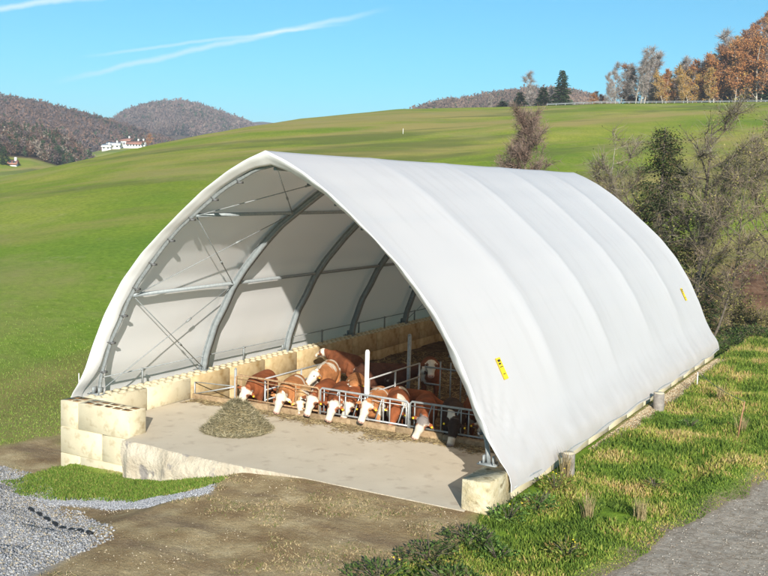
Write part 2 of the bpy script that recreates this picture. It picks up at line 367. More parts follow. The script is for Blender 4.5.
GRAVEL = GP([(-70, 462), (0, 466), (18, 474), (30, 492), (26, 506), (60, 520), (92, 534), (86, 548), (60, 560), (30, 574), (-10, 590), (-120, 590)])
STRIP = GP([(30, 494), (80, 499), (150, 498), (190, 492), (214, 484), (208, 494), (150, 507), (95, 507), (40, 504)])
SOIL = GP([(700, 318), (712, 290), (740, 262), (775, 258), (900, 262), (900, 316), (775, 313)])
def masks(x, y):
    n = .35*fbm(x*1.3, y*1.3, 4, 40)
    gr = sdpoly(x, y, GRAVEL)+n*.7; pa = sdpoly(x, y, PATCH)+n*.5; st = sdpoly(x, y, STRIP)+n*.35; yd = sdpoly(x, y, YARD)+n*1.2
    m = {}
    m['m_gravel'] = np.maximum(ss(gr, -.25, .1), ss(st, -.15, .08))
    m['m_dirt'] = ss(yd, -.5, .3)*(1-ss(pa, -.12, .12))
    m['m_path'] = ss(x-path_x(y)+n*.55, -.10, .12)*(1-ss(x-path_x(y)-3.4+n*.5, -.2, .2))*ss(y, -14, -12)*(1-ss(y, 40, 44))
    m['m_pathedge'] = ss(x-path_x(y)+n*.8, -.7, .0)*(1-ss(x-path_x(y), .2, .6))
    r, a = polar(x, y)
    sn = 1.5*fbm(x*.15, y*.15, 4, 66)
    m['m_soil'] = ss(sdpoly(x, y, SOIL)+sn*2.2, -1.5, 1.5)
    m['m_litter'] = ss(x, 12.4, 12.65)*(1-ss(x+n*.6, 12.95, 13.25))*ss(y+n*8, 5, 9)*(1-ss(y, 21, 23))
    return m
def ground_mat():
    m = bpy.data.materials.new('ground_cover'); m.use_nodes = True; nt = m.node_tree; N = nt.nodes; L = nt.links
    b = N['Principled BSDF']; b.inputs['Roughness'].default_value = .95; b.inputs['Specular IOR Level'].default_value = .1
    tc = N.new('ShaderNodeTexCoord')
    def mapv(sx, sy, sz, rot=0):
        q = N.new('ShaderNodeMapping'); q.inputs['Scale'].default_value = (sx, sy, sz); q.inputs['Rotation'].default_value = (0, 0, rot)
        L.new(tc.outputs['Object'], q.inputs[0]); return q.outputs[0]
    def band(sxy, sz, k):
        sp_ = N.new('ShaderNodeSeparateXYZ'); L.new(tc.outputs['Object'], sp_.inputs[0])
        dt = N.new('ShaderNodeVectorMath'); dt.operation = 'DOT_PRODUCT'; dt.inputs[1].default_value = (-RH[0]*k*sz, -RH[1]*k*sz, sz); L.new(tc.outputs['Object'], dt.inputs[0])
        cb = N.new('ShaderNodeCombineXYZ')
        for q in (0, 1):
            mm = N.new('ShaderNodeMath'); mm.operation = 'MULTIPLY'; mm.inputs[1].default_value = sxy; L.new(sp_.outputs[q], mm.inputs[0]); L.new(mm.outputs[0], cb.inputs[q])
        L.new(dt.outputs['Value'], cb.inputs[2]); return cb.outputs[0]
    def ns(scale, d=6, r=.6, vec=None, dist=0):
        n = N.new('ShaderNodeTexNoise'); n.inputs['Scale'].default_value = scale; n.inputs['Detail'].default_value = d; n.inputs['Roughness'].default_value = r
        n.inputs['Distortion'].default_value = dist
        L.new(vec or tc.outputs['Object'], n.inputs['Vector']); return n.outputs[0]
    def ramp(src, pts):
        r = N.new('ShaderNodeValToRGB'); L.new(src, r.inputs[0]); e = r.color_ramp.elements
        while len(e) < len(pts): e.new(.5)
        for k, (p, c) in enumerate(pts): e[k].position = p; e[k].color = (*c, 1)
        return r.outputs[0]
    def mix(f, a, b_, mode='MIX'):
        x = N.new('ShaderNodeMix'); x.data_type = 'RGBA'; x.blend_type = mode
        if isinstance(f, float): x.inputs[0].default_value = f
        else: L.new(f, x.inputs[0])
        for s, k in ((a, 6), (b_, 7)):
            if isinstance(s, tuple): x.inputs[k].default_value = (*s, 1)
            else: L.new(s, x.inputs[k])
        return x.outputs[2]
    def at(n): q = N.new('ShaderNodeAttribute'); q.attribute_name = n; return q.outputs['Fac']
    def mr(s, a, b_, c=0., d=1.):
        q = N.new('ShaderNodeMapRange'); L.new(s, q.inputs[0]); q.inputs[1].default_value = a; q.inputs[2].default_value = b_; q.inputs[3].default_value = c; q.inputs[4].default_value = d; return q.outputs[0]
    g1 = ramp(ns(.05, 7, .6), [(.35, (.165, .240, .022)), (.5, (.235, .285, .028)), (.66, (.34, .33, .055))])
    g2 = ramp(ns(3.0, 8, .7), [(.3, (.60, .66, .55)), (.7, (1.25, 1.2, 1.2))])
    grass = mix(1., g1, g2, 'MULTIPLY')
    sz = N.new('ShaderNodeSeparateXYZ'); L.new(tc.outputs['Object'], sz.inputs[0])
    grass = mix(mr(sz.outputs[2], -1.9, 5.5, .75, 0.), grass, mix(1., (.135, .27, .028), g2, 'MULTIPLY'))
    # dry contour-following bands of the grazed slope
    bands = ns(1., 6, .62, band(.010, .24, .13), .4)
    grass = mix(mr(bands, .50, .62, 0, .75), grass, (.37, .27, .10))
    bands2 = ns(1., 4, .6, band(.015, .42, .13), .5)
    grass = mix(mr(bands2, .55, .64, 0, .75), grass, (.135, .150, .036))
    grass = mix(mr(ns(.35, 6, .75), .60, .78, 0, .6), grass, (.42, .37, .18))
    grass = mix(mr(ns(.045, 7, .7, mapv(1, 1, 3)), .52, .66, 0, .65), grass, (.31, .27, .10))
    # far: woodland floor
    grass = mix(at('m_wood'), grass, ramp(ns(.02, 6, .7), [(.35, (.060, .045, .030)), (.65, (.130, .085, .050))]))
    dirt = ramp(ns(1.1, 9, .62), [(.26, (.23, .150, .080)), (.44, (.35, .25, .130)), (.58, (.47, .36, .20)), (.74, (.60, .49, .30))])
    dirt = mix(mr(ns(1., 6, .7, mapv(.28, 1.1, 1, rad(-38))), .50, .66, 0, .75), dirt, (.22, .155, .10))
    dirt = mix(mr(ns(26, 3, .7), .62, .70, 0, .8), dirt, (.62, .54, .40))
    dirt = mix(mr(ns(.8, 6, .75), .60, .74, 0, .55), dirt, (.24, .23, .08))
    dirt = mix(1., dirt, ramp(ns(38, 4, .8), [(.34, (.62, .60, .57)), (.66, (1.32, 1.3, 1.28))]), 'MULTIPLY')
    c = mix(at('m_dirt'), grass, dirt)
    grav = ramp(ns(14, 5, .8), [(.3, (.22, .21, .20)), (.5, (.36, .35, .34)), (.7, (.48, .47, .45))])
    c = mix(at('m_gravel'), c, grav)
    soil = ramp(ns(.8, 8, .75), [(.3, (.055, .030, .018)), (.5, (.17, .090, .052)), (.62, (.24, .14, .08)), (.75, (.11, .12, .035))])
    c = mix(at('m_soil'), c, soil)
    c = mix(at('m_litter'), c, ramp(ns(7, 6, .8), [(.38, (.13, .07, .03)), (.5, (.42, .33, .18)), (.7, (.60, .52, .34))]))
    c = mix(at('m_pathedge'), c, (.28, .21, .14))
    vo = N.new('ShaderNodeTexVoronoi'); vo.feature = 'DISTANCE_TO_EDGE'; vo.inputs['Scale'].default_value = 4.0
    dn = N.new('ShaderNodeTexNoise'); dn.inputs['Scale'].default_value = 3; dn.inputs['Detail'].default_value = 6
    L.new(tc.outputs['Object'], dn.inputs['Vector']); wv = N.new('ShaderNodeMix'); wv.data_type = 'RGBA'; wv.inputs[0].default_value = .40
    L.new(tc.outputs['Object'], wv.inputs[6]); L.new(dn.outputs[1], wv.inputs[7]); L.new(wv.outputs[2], vo.inputs['Vector'])
    path = ramp(ns(5, 8, .75), [(.3, (.28, .225, .17)), (.5, (.40, .34, .27)), (.7, (.52, .46, .38))])
    path = mix(mr(vo.outputs['Distance'], .0, .06, .5, 0.), path, (.17, .13, .08))
    path = mix(mr(ns(1.2, 6, .8), .55, .7, 0, .6), path, (.27, .20, .135))
    c = mix(at('m_path'), c, path)
    L.new(c, b.inputs['Base Color'])
    bp = N.new('ShaderNodeBump'); bp.inputs['Strength'].default_value = .7; bp.inputs['Distance'].default_value = .12; L.new(ns(9, 8, .75), bp.inputs['Height'])
    L.new(bp.outputs[0], b.inputs['Normal'])
    return m
M['ground'] = ground_mat()

# polar sheet, fine where the view looks
az = np.concatenate([np.linspace(-180, -36, 60, endpoint=False), np.arange(-36, 36, .115), np.linspace(36, 180, 60, endpoint=False)])*math.pi/180
rr = [0.4, 3, 6, 9, 11]
while rr[-1] < 3300: rr.append(rr[-1]+max(.075, rr[-1]*.0068))
rr = np.array(rr); na, nr = len(az), len(rr)
AA, RR = np.meshgrid(az, rr)
X = CAM[0]+RR*(FH[0]*np.cos(AA)+RH[0]*np.sin(AA)); Y = CAM[1]+RR*(FH[1]*np.cos(AA)+RH[1]*np.sin(AA))
Z = H(X, Y)
mound = np.zeros_like(Z)
gsd = sdpoly(X, Y, GRAVEL); psd = sdpoly(X, Y, PATCH)
mound += ss(gsd, 0, 1.3)*(.28+.25*fbm(X*1.1, Y*1.1, 3, 77)); mound += ss(psd, -.1, .5)*.07
Z = Z+mound
MK = masks(X, Y)
far = RR > 315
wood = np.zeros_like(Z)
def woodmask(x, y):
    r, a = polar(x, y)
    n = fbm(x*.008, y*.008, 4, 88)*.9
    m = ss(r+40*n, 722, 742)                                   # far hills wooded above the farmland
    hm = (r > 380) & (r < 600) & (a < ang_of(130)[0])
    m = np.where(hm, ss(r+14*n, 416, 422)*(1-ss(r+10*n, 494, 498))*ss(n+.5, .0, .1), m)
    m = np.where((r > 305) & (a > ang_of(596)[0]), 1., m)
    return m
wood = woodmask(X, Y)*(RR > 305)
# green strip above the left wood and a clearing round the farm
MK['m_wood'] = wood
idx = np.arange(nr*na).reshape(nr, na)
q = np.stack([idx[:-1], np.roll(idx, -1, 1)[:-1], np.roll(idx, -1, 1)[1:], idx[1:]], -1).reshape(-1, 4)[:, ::-1]
V = np.stack([X, Y, Z], -1).reshape(-1, 3)
qr = RR.ravel()[q[:, 0]]
fm = {k: v.ravel()[q].mean(1) for k, v in MK.items()}
sel = {}
sel['hills'] = qr > 310
near = ~sel['hills']
sel['track'] = near & (fm['m_path'] > .5)
sel['gravel'] = near & (fm['m_gravel'] > .5) & ~sel['track']
sel['yard'] = near & (fm['m_dirt'] > .5) & ~sel['track'] & ~sel['gravel']
sel['meadow'] = near & ~sel['track'] & ~sel['gravel'] & ~sel['yard']
for nm, s in sel.items():
    f = q[s]; u_, inv = np.unique(f, return_inverse=True)
    o = np_mesh(nm, V[u_], inv.reshape(f.shape), M['ground'], smooth=True, attrs={k: v.ravel()[u_] for k, v in MK.items()})
    setprops(o, kind='structure')
def Hs(x, y):
    x = np.asarray(x, float); y = np.asarray(y, float)
    return H(x, y)+ss(sdpoly(x, y, GRAVEL), 0, 1.3)*(.28+.25*fbm(x*1.1, y*1.1, 3, 77))+ss(sdpoly(x, y, PATCH), -.1, .5)*.07

# ------------------------------------------------------------------ the shelter
OUT = np.array([(-.62, -.42), (-.60, -.2), (-.52, 0), (-.28, .3), (-.02, .75), (.3, 1.5), (.72, 2.35), (1.35, 3.3), (2.05, 4.08), (2.7, 4.65), (3.35, 5.19), (4.07, 5.76), (4.85, 6.26), (5.45, 6.56), (6, 6.77)])
INN = np.array([(.10, 0), (.18, .5), (.42, 1.14), (.55, 1.5), (.9, 2.13), (1.23, 2.78), (1.7, 3.42), (2.45, 4.26), (3.0, 4.79), (3.7, 5.3), (4.45, 5.83), (5.44, 6.33), (6, 6.45)])
def resample(P, n):
    s = np.concatenate([[0], np.cumsum(np.hypot(*np.diff(P, axis=0).T))]); t = np.linspace(0, s[-1], 400)
    x = np.interp(t, s, P[:, 0]); z = np.interp(t, s, P[:, 1])
    for _ in range(14):
        x[1:-1] = (x[:-2]+x[2:]+2*x[1:-1])/4; z[1:-1] = (z[:-2]+z[2:]+2*z[1:-1])/4
    k = np.linspace(0, 399, n); i = np.arange(400); return np.stack([np.interp(k, i, x), np.interp(k, i, z)], 1)
INN[:, 0] += .04*(1-INN[:, 0]/6); INN[4:, 1] -= .05
def full(P, n):
    h = resample(P, n); r = h[::-1][1:].copy(); r[:, 0] = 12-r[:, 0]; return np.concatenate([h, r])
YE, BAY = 22.35, 4.47
shelter = empty('fabric_shelter', (6, 11, -.65), label='large white fabric arch shelter with open front standing on concrete blocks', cat='shelter')
SH = np.array([6, 11, -.65])
def sp(o): o.location = (-6, -11, .65); o.parent = shelter; return o     # part of the shelter, modelled in world space
no = 61; P = full(OUT, no); npf = len(P)
seam_y = [-.3, 4.68, 9.4, 13.95, 18.35, 22.3]
ys = np.unique(np.concatenate([np.linspace(seam_y[i], seam_y[i+1], 33) for i in range(5)]))
T = np.gradient(P, axis=0); T /= np.hypot(*T.T)[:, None]; NO = np.stack([-T[:, 1], T[:, 0]], 1)
prof = np.linspace(0, 1, npf)
SAG = lambda t: (1-abs(2*t-1)**3.2)*min(1, 4*t*(1-t)/.05)**.35
V_ = np.zeros((len(ys), npf, 3))
for i, y in enumerate(ys):
    k = min(np.searchsorted(seam_y, y, side='right')-1, 4); t = (y-seam_y[k])/(seam_y[k+1]-seam_y[k])
    hgt = ss(P[:, 1], .2, 2.4)
    sag = -.07*SAG(t)*hgt*(1-.75*ss(P[:, 1], 6.0, 6.7))
    fold = np.zeros(npf)
    rs = P[:, 0] > 6
    dist = np.hypot(y+.3, (P[:, 1]+.2)*1.1)
    angf = np.arctan2(P[:, 1]+.5, y+.9)
    fold += rs*.028*np.sin(angf*34)*np.exp(-((dist-1.2)/.9)**2)
    fold += .022*fbm(np.full(npf, y*1.6), P[:, 1]*.7, 3, 19)*np.exp(-((P[:, 1]-.1)/.7)**2)
    off = sag+fold+.005*fbm(np.full(npf, y*.8), prof*30, 3, 12)
    V_[i, :, 0] = P[:, 0]+NO[:, 0]*off; V_[i, :, 1] = y; V_[i, :, 2] = P[:, 1]+NO[:, 1]*off
# lower edge of the skirt hangs unevenly
V_[:, 0, 2] += .03*np.sin(ys*2.1); V_[:, -1, 2] += .03*np.sin(ys*2.6+1)
idx = np.arange(len(ys)*npf).reshape(len(ys), npf)
Q = np.stack([idx[:-1, :-1], idx[1:, :-1], idx[1:, 1:], idx[:-1, 1:]], -1).reshape(-1, 4)
o = sp(np_mesh('roof_membrane', V_.reshape(-1, 3), Q, M['membrane'], smooth=True))
# front hem wraps from the outer skin to the inner edge of the first arch
I = full(INN, no)
rows = []
front = V_[0].copy()
Iw = np.stack([I[:, 0], np.zeros(npf), I[:, 1]], 1)
for t, yy in ((0, -.301), (.05, -.315), (.25, -.30), (.55, -.22), (.85, -.11), (1, -.07), (.99, .06)):
    t_ = (t*(1-.93*(1-ss(P[:, 1], -.15, .75)))*(.60+.40*ss(P[:, 0], 4.6, 6.6)))[:, None]; r_ = front*(1-t_)+Iw*t_; r_[:, 1] = yy; 
    r_[:, 1] += .012*np.sin(prof*150)*(t > .1); rows.append(r_)
hv = np.array(rows); nrw = len(rows); idx = np.arange(nrw*npf).reshape(nrw, npf)
Q = np.stack([idx[:-1, :-1], idx[:-1, 1:], idx[1:, 1:], idx[1:, :-1]], -1).reshape(-1, 4)
sp(np_mesh('front_hem', hv.reshape(-1, 3), Q, M['hem'], smooth=True))
# bottom pipe pockets with lashing along both skirts
for side, nmx in ((0, -.60), (1, 12.60)):
    mb = MB(); mb.tube([(nmx, y, -.36+.03*math.sin(y*2.1)) for y in np.linspace(-.1, 22.2, 40)], .022, 6)
    sp(mb.build('skirt_pipe', M['galv'], smooth=True))
# rear gable
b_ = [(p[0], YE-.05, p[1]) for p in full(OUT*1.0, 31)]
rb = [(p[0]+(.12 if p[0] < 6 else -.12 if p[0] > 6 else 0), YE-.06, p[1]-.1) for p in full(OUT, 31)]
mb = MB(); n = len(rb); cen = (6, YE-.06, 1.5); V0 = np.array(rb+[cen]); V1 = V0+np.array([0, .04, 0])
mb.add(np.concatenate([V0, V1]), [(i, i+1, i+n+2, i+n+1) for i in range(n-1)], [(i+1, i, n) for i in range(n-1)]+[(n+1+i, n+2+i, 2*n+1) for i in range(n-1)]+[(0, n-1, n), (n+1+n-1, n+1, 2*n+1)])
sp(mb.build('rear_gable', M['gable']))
# arches: lattice of two chords for the front, box section for the others
def inset(Pf, d):
    T = np.gradient(Pf, axis=0); T /= np.hypot(*T.T)[:, None]; return Pf+np.stack([T[:, 1], -T[:, 0]], 1)*d
for k in range(6):
    y = (0, 4.5, 9.05, 13.5, 17.95, YE-.12)[k]; Pf = full(INN, 41)
    mb = MB()
    if k == 0:
        a = inset(Pf, -.03); c_ = inset(Pf, -.07)
        mb.tube([(p[0], y+.10, p[1]) for p in a], .042, 8); mb.tube([(p[0], y+.10, p[1]) for p in c_], .03, 6)
        ar = sp(mb.build('arch_frame', M['galvd'], smooth=True)); 
        z_ = MB()
        for i in range(0, 80, 1):
            p, q_ = (a[i], c_[i+1]) if i % 2 else (c_[i], a[i+1]); z_.tube([(p[0], y+.10, p[1]), (q_[0], y+.10, q_[1])], .014, 5)
        z_.build('lattice_bars', M['galvd'], ar)
        for i in range(3, 38, 4):
            for s_ in (i, 80-i):
                zc = MB(); p = inset(Pf, .04)[s_]; o_ = inset(Pf, -.12)[s_]
                zc.box((p[0]-.05, y+.02, p[1]-.025), (p[0]+.05, y+.16, p[1]+.025)); zc.tube([(p[0], y+.05, p[1]), (o_[0], y+.02, o_[1]-.05)], .012, 5)
                zc.build('tension_clip', M['cable'], ar)
    else:
        a = inset(Pf, 0.02)
        mb.tube([(p[0], y, p[1]) for p in a], [(.065, .075)]*len(a), 4, sq=(0, 1, 0))
        ar = sp(mb.build('arch_frame', M['arch']))
        for d_ in (-.075, .075):
            fl = MB(); fl.tube([(p[0], y, p[1]) for p in inset(a, d_)], [(.012, .10)]*len(a), 4, sq=(0, 1, 0)); fl.build('flange', M['arch'], ar)
    for sx in (.08, 11.92):
        pb = MB(); pb.box((sx-.22, y-.16+.05*(k == 0), .002), (sx+.22, y+.2, .025)); pb.box((sx-.13, y-.02, .02), (sx-.10, y+.16, .2)); pb.box((sx+.10, y-.02, .02), (sx+.13, y+.16, .2))
        for bx, by in ((-.16, -.08), (.16, -.08), (-.16, .15), (.16, .15)): pb.tube([(sx+bx, y+by, .02), (sx+bx, y+by, .07)], .02, 6)
        pb.build('base_plate', M['galvd'], ar)
def on_inner(z, y, side=0, d=.02):
    x = np.interp(z, INN[:, 1], INN[:, 0])+d; return (x if side == 0 else 12-x, y, z)
for z_, side in ((2.88, 0), (5.12, 0), (2.88, 1), (5.12, 1)):
    mb = MB(); mb.tube([on_inner(z_, .1, side, .0), on_inner(z_, YE-.15, side, .0)], [(.034, .048)]*2, 4, sq=(0, 0, 1)); sp(mb.build('purlin', M['arch']))
mb = MB(); mb.tube([(6, .1, 6.34), (6, YE-.15, 6.34)], .05, 8); sp(mb.build('ridge_purlin', M['galvd'], smooth=True))
zz = [.12, 2.85, 5.1, 6.42]
for b0 in (0, 4):
    for side in (0, 1):
        for i in range(3):
            for u0, u1 in ((zz[i], zz[i+1]), (zz[i+1], zz[i])):
                mb = MB(); y0, y1 = b0*BAY+.12, (b0+1)*BAY-.05
                mb.tube([on_inner(u0, y0, side), on_inner(u1, y1, side)], .014, 5)
                e = np.array(on_inner(u0, y0, side)); f_ = np.array(on_inner(u1, y1, side)); mb.tube([e+(f_-e)*.62, e+(f_-e)*.66], .03, 6)
                sp(mb.build('bracing_cable', M['galvd'], smooth=True))
for side in (0, 1):
    mb = MB(); x_ = .16 if side == 0 else 11.84
    mb.tube([(x_, .1, .47), (x_, YE-.2, .46)], .018, 6); rl = sp(mb.build('tension_rail', M['galvd'], smooth=True))
    for k in range(9):
        y = 1.75+2.4*k+(.3 if k % 2 else 0)
        pb = MB(); pb.box((x_-.025, y-.02, .02), (x_+.025, y+.02, .50)); pb.box((x_-.03, y-.07, .44), (x_+.03, y+.08, .475)); pb.build('rail_post', M['galvd'], rl)
# yellow stickers on the right flank
def on_skin(z, y, off=.012):
    r_ = P[npf//2:]; x = np.interp(-z, -r_[:, 1], r_[:, 0]); k = np.argmin(abs(r_[:, 1]-z)); nrm = NO[npf//2+k]
    kk = min(np.searchsorted(seam_y, y, side='right')-1, 4); t = (y-seam_y[kk])/(seam_y[kk+1]-seam_y[kk]); s_ = -.07*SAG(t)*float(ss(z, .2, 2.4))
    return np.array([x+nrm[0]*(off+s_), y, z+nrm[1]*(off+s_)])
for yc, zc in ((1.62, 1.86), (20.55, 1.98)):
    def patch(y0, y1, z0, z1, off, name, mt, par=None):
        gy = np.linspace(y0, y1, 3); gz = np.linspace(z0, z1, 5)
        V0 = np.array([on_skin(z, y+.0*(z-z0), off) for z in gz for y in gy]); V1 = np.array([on_skin(z, y, off-.008) for z in gz for y in gy])
        Q = []; 
        for i in range(4):
            for j in range(2): a = i*3+j; Q += [(a, a+1, a+4, a+3), (15+a+3, 15+a+4, 15+a+1, 15+a)]
        mb = MB(); mb.add(np.concatenate([V0, V1]), Q); o = mb.build(name, mt)
        return o
    s1 = sp(patch(yc-.13, yc+.13, zc-.24, zc+.24, .03, 'sticker', M['yellow']))
    for j, (a0, a1, z0_, z1_) in enumerate(((-.08, .07, .15, .20), (-.09, .04, .09, .125), (-.09, .08, .03, .045), (-.07, .06, -.13, -.115))):
        t_ = patch(yc+a0, yc+a1, zc+z0_, zc+z1_, .038, 'print', M['ink']); t_.parent = s1

# ------------------------------------------------------------------ concrete
PROTO = {}
ORD = ['first', 'second', 'third', 'fourth', 'fifth', 'sixth', 'seventh', 'eighth', 'ninth', 'tenth', 'eleventh', 'twelfth', 'thirteenth']
def block(x0, y0, z0, x1, y1, z1, label, group=None, m_='concrete', studs=None):
    e = empty('concrete_block', ((x0+x1)/2, (y0+y1)/2, z0), label=label, cat='concrete block', group=group)
    cx, cy = (x0+x1)/2, (y0+y1)/2; g = .004
    mb = MB(); mb.box((x0-cx+g, y0-cy+g, .002), (x1-cx-g, y1-cy-g, z1-z0), bev=.022, jit=.002); mb.build('body', M[m_], e)
    if studs == 'pockets':
        nx = max(1, int(round((x1-x0)/.36))); ny = max(1, int(round((y1-y0)/.33)))
        p = MB(); dx = (x1-x0-.14)/nx; dy = (y1-y0-.12)/ny
        for i in range(nx):
            for j in range(ny):
                a = x0-cx+.07+dx*i; b_ = y0-cy+.06+dy*j
                p.box((a+.05, b_+.05, z1-z0-.01), (a+dx-.05, b_+dy-.05, z1-z0+.006), jit=.006)
        p.build('mossy_pockets', M['moss'], e)
    if studs == 'knobs':
        ny = int((y1-y0)/.30); s = .085; h0 = 0
        for j in range(ny):
            for xx in (x0+.17, x1-.17):
                if 'stud' not in PROTO:
                    p = MB(); p.add([(-s, -s, 0), (s, -s, 0), (s, s, 0), (-s, s, 0), (-s*.6, -s*.6, .055), (s*.6, -s*.6, .045), (s*.6, s*.6, .055), (-s*.6, s*.6, .055)], [(4, 5, 6, 7), (0, 1, 5, 4), (1, 2, 6, 5), (2, 3, 7, 6), (3, 0, 4, 7)])
                    q_ = p.build('stud', M['concrete'], e); PROTO['stud'] = q_
                else: q_ = PROTO['stud'].copy(); C.objects.link(q_); q_.parent = e
                q_.location = (xx-cx, y0-cy+(y1-y0)*(j+.5)/ny, z1-z0-.002)
    return e
# left stack at the front corner
block(-.19, -1.04, -.72, .48, -.40, 0, 'top left concrete block with mossy square pockets in the front corner stack', studs='pockets')
block(.48, -1.045, -.72, 2.34, -.40, 0, 'long top concrete block with a grid of brown mossy pockets', studs='pockets')
block(-.19, -1.04, -1.45, 1.35, -.40, -.72, 'left block in the middle course of the front corner stack')
block(1.35, -1.035, -1.45, 2.34, -.40, -.72, 'right block in the middle course of the front corner stack')
block(-.19, -1.045, -2.2, .55, -.40, -1.45, 'left block in the bottom course of the front corner stack')
block(.55, -1.04, -2.2, 2.34, -.40, -1.45, 'bottom course block of the front corner stack, yellow stained at the grass')
ny = 12; dl = (22.4+.4)/ny
for k in range(ny):
    y0 = -.4+k*dl
    for lo, hi, cn in ((-.72, 0, 'upper'), (-1.45, -.72, 'lower')):
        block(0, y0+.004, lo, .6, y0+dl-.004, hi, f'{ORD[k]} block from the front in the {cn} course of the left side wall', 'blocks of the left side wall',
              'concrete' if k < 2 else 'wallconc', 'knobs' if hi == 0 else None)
for k in range(ny):
    y0 = .02+k*22.3/ny
    block(11.9, y0, -.95, 12.44, y0+22.3/ny-.008, -.02, f'{ORD[k]} block from the front in the footing wall under the right skirt', 'blocks of the right footing wall', 'concrete')
b_ = block(11.86, -1.24, -.95, 12.50, -.02, -.0, 'weathered cream concrete block under the front right foot of the shelter, mossy on top', m_='oldconc')
# rear block wall
for k in range(6):
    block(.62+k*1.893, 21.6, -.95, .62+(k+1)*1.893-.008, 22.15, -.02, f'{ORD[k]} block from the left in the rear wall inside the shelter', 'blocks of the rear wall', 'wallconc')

# slab with rough left flank
def rough_grid(x0, x1, y0, y1, z, n=1): ...
mb = MB()
xs = np.linspace(.62, 12.0, 90); yf = np.where(xs < 2.36, -.39, -1.33+.05*fbm(xs*1.5, xs*0, 3, 4)*ss(xs, 7.2, 6)-.10*ss(xs, 7.5, 6.2)*ss(xs, 3, 5))
top = np.stack([xs, yf, np.full_like(xs, -.65)], 1); bk = np.stack([xs, np.full_like(xs, 3.42), np.full_like(xs, -.65)], 1)
n = len(xs)
Vt = np.concatenate([top, bk]); Qt = [(i, i+1, n+i+1, n+i) for i in range(n-1)]
slab = empty('feeding_slab', (6.3, 1, -.65), label='pale concrete feeding slab at the open front of the shelter', cat='concrete slab')
mb.add(Vt-np.array([6.3, 1, -.65]), Qt)
mb.build('slab_top', M['slab'], slab)
# flank: lumpy cast concrete face, top edge rounded
def flank(xs2, fname, fmat):
 xs2 = np.asarray(xs2)
 rws = []
 for j, zf in enumerate([-.648, -.655, -.70, -.80, -.95, -1.1, -1.25, -1.4, -1.6, -1.9]):
     base = -1.33+.05*fbm(xs2*1.5, xs2*0, 3, 4)*ss(xs2, 7.2, 6)-.10*ss(xs2, 7.5, 6.2)*ss(xs2, 3, 5)
     bulge = (-.02-.16*ss(-zf, .66, 1.0)*ss(xs2, 6.6, 5.6)*ss(xs2, 2.4, 2.8)) if j > 1 else (0 if j == 0 else -.012)
     bump = 0 if j < 1 else .10*fbm(xs2*2.2, np.full_like(xs2, zf*3), 4, 15)*min(1, j*.4)*ss(xs2, 7.2, 6)
     rws.append(np.stack([xs2, base+bulge+bump, np.full_like(xs2, zf)+(0 if j < 2 else .03*fbm(xs2*2, xs2*0+j, 2, 5))], 1))
 hv = np.array(rws)-np.array([6.3, 1, -.65]); a_, b2 = hv.shape[:2]; idx = np.arange(a_*b2).reshape(a_, b2)
 np_mesh('rough_flank', hv.reshape(-1, 3), np.stack([idx[1:, :-1], idx[1:, 1:], idx[:-1, 1:], idx[:-1, :-1]], -1).reshape(-1, 4), M['slabside'], slab, smooth=True)
flank(np.linspace(2.36, 6.6, 90), 'rough_flank', 'slabside'); flank(np.linspace(6.6, 12.0, 60), 'front_edge', 'slab')
# pen floor
gx, gy = np.meshgrid(np.linspace(.62, 11.98, 90), np.linspace(3.60, 21.58, 130)); gz = -1.08+.10*fbm(gx*1.2, gy*1.2, 4, 6)
idx = np.arange(gx.size).reshape(gx.shape)
setprops(np_mesh('straw_bedding', np.stack([gx, gy, gz], -1).reshape(-1, 3), np.stack([idx[:-1, :-1], idx[:-1, 1:], idx[1:, 1:], idx[1:, :-1]], -1).reshape(-1, 4), M['bedding'], smooth=True), kind='structure')
mb = MB()
for i in range(8):
    x0 = .62+i*1.42; mb.box((x0, 3.425, -1.2), (x0+1.415, 3.59, -.50+.012*(i % 3)), bev=.015, jit=.004)
setprops(mb.build('timber_kerb', M['timber']), 'weathered timber kerb board along the foot of the feeding fence', 'kerb')

# right side stumps, drain pipe, stakes
def stump(x, y, zt, r_, label):
    e = empty('wooden_post', (x, y, -1.0), label=label, cat='post', group='short posts along the right skirt')
    a = MB(); a.tube([(0, 0, 0), (0.01, 0, .3), (0, 0.01, zt+1)], [r_*1.05, r_, r_*.98], 14); a.build('shaft', M['woodpost'], e)
    b = MB(); b.tube([(0, 0.01, zt+1.001), (0, .01, zt+1.02)], [r_*.99, r_*.9], 14); b.build('cut_end', M['woodtop'], e)
stump(12.93, 2.45, -.14, .15, 'short pale-topped wooden post against the right skirt near the front')
stump(12.93, 11.0, -.20, .17, 'dark short wooden post against the right skirt near its middle')
a0, a1 = G(29, 509), G(92, 535)
mb = MB(); t = np.linspace(0, 1, 60); pts = np.array([a0+(a1-a0)*s for s in t]); pts[:, 2] = Hs(pts[:, 0], pts[:, 1])+.0+.03*np.sin(t*46); pts[:, 1] += .03*np.sin(t*5)
mb.tube(pts, [.035+.008*(i % 2) for i in range(60)], 9)
setprops(mb.build('drainage_pipe', M['black'], smooth=False), 'black corrugated drainage pipe half buried along the grey gravel heap', 'pipe')
def stake(u, v, h, r_, m_, label, nm='fence_stake', lean=0):
    p = G(u, v); e = MB(); e.tube([(0, 0, -.2), (lean*.5, 0, h*.5), (lean, 0, h)], [r_, r_, r_*.8], 7)
    o = e.build(nm, M[m_]); o.location = p; setprops(o, label, 'stake'); return p+np.array([lean, 0, h])
s0 = stake(737, 438, 1.05, .022, 'stake', 'rusty brown metal fence stake leaning in the grass bank', lean=.14)
s1 = stake(79, 388, .55, .02, 'white', 'small white electric fence stake in the meadow beside the left arch foot')
s2 = stake(403, 134, .8, .04, 'white', 'thin white post alone on the far upper meadow')
s3 = stake(697, 386, .5, .018, 'white', 'short white electric fence stake beyond the brown one')
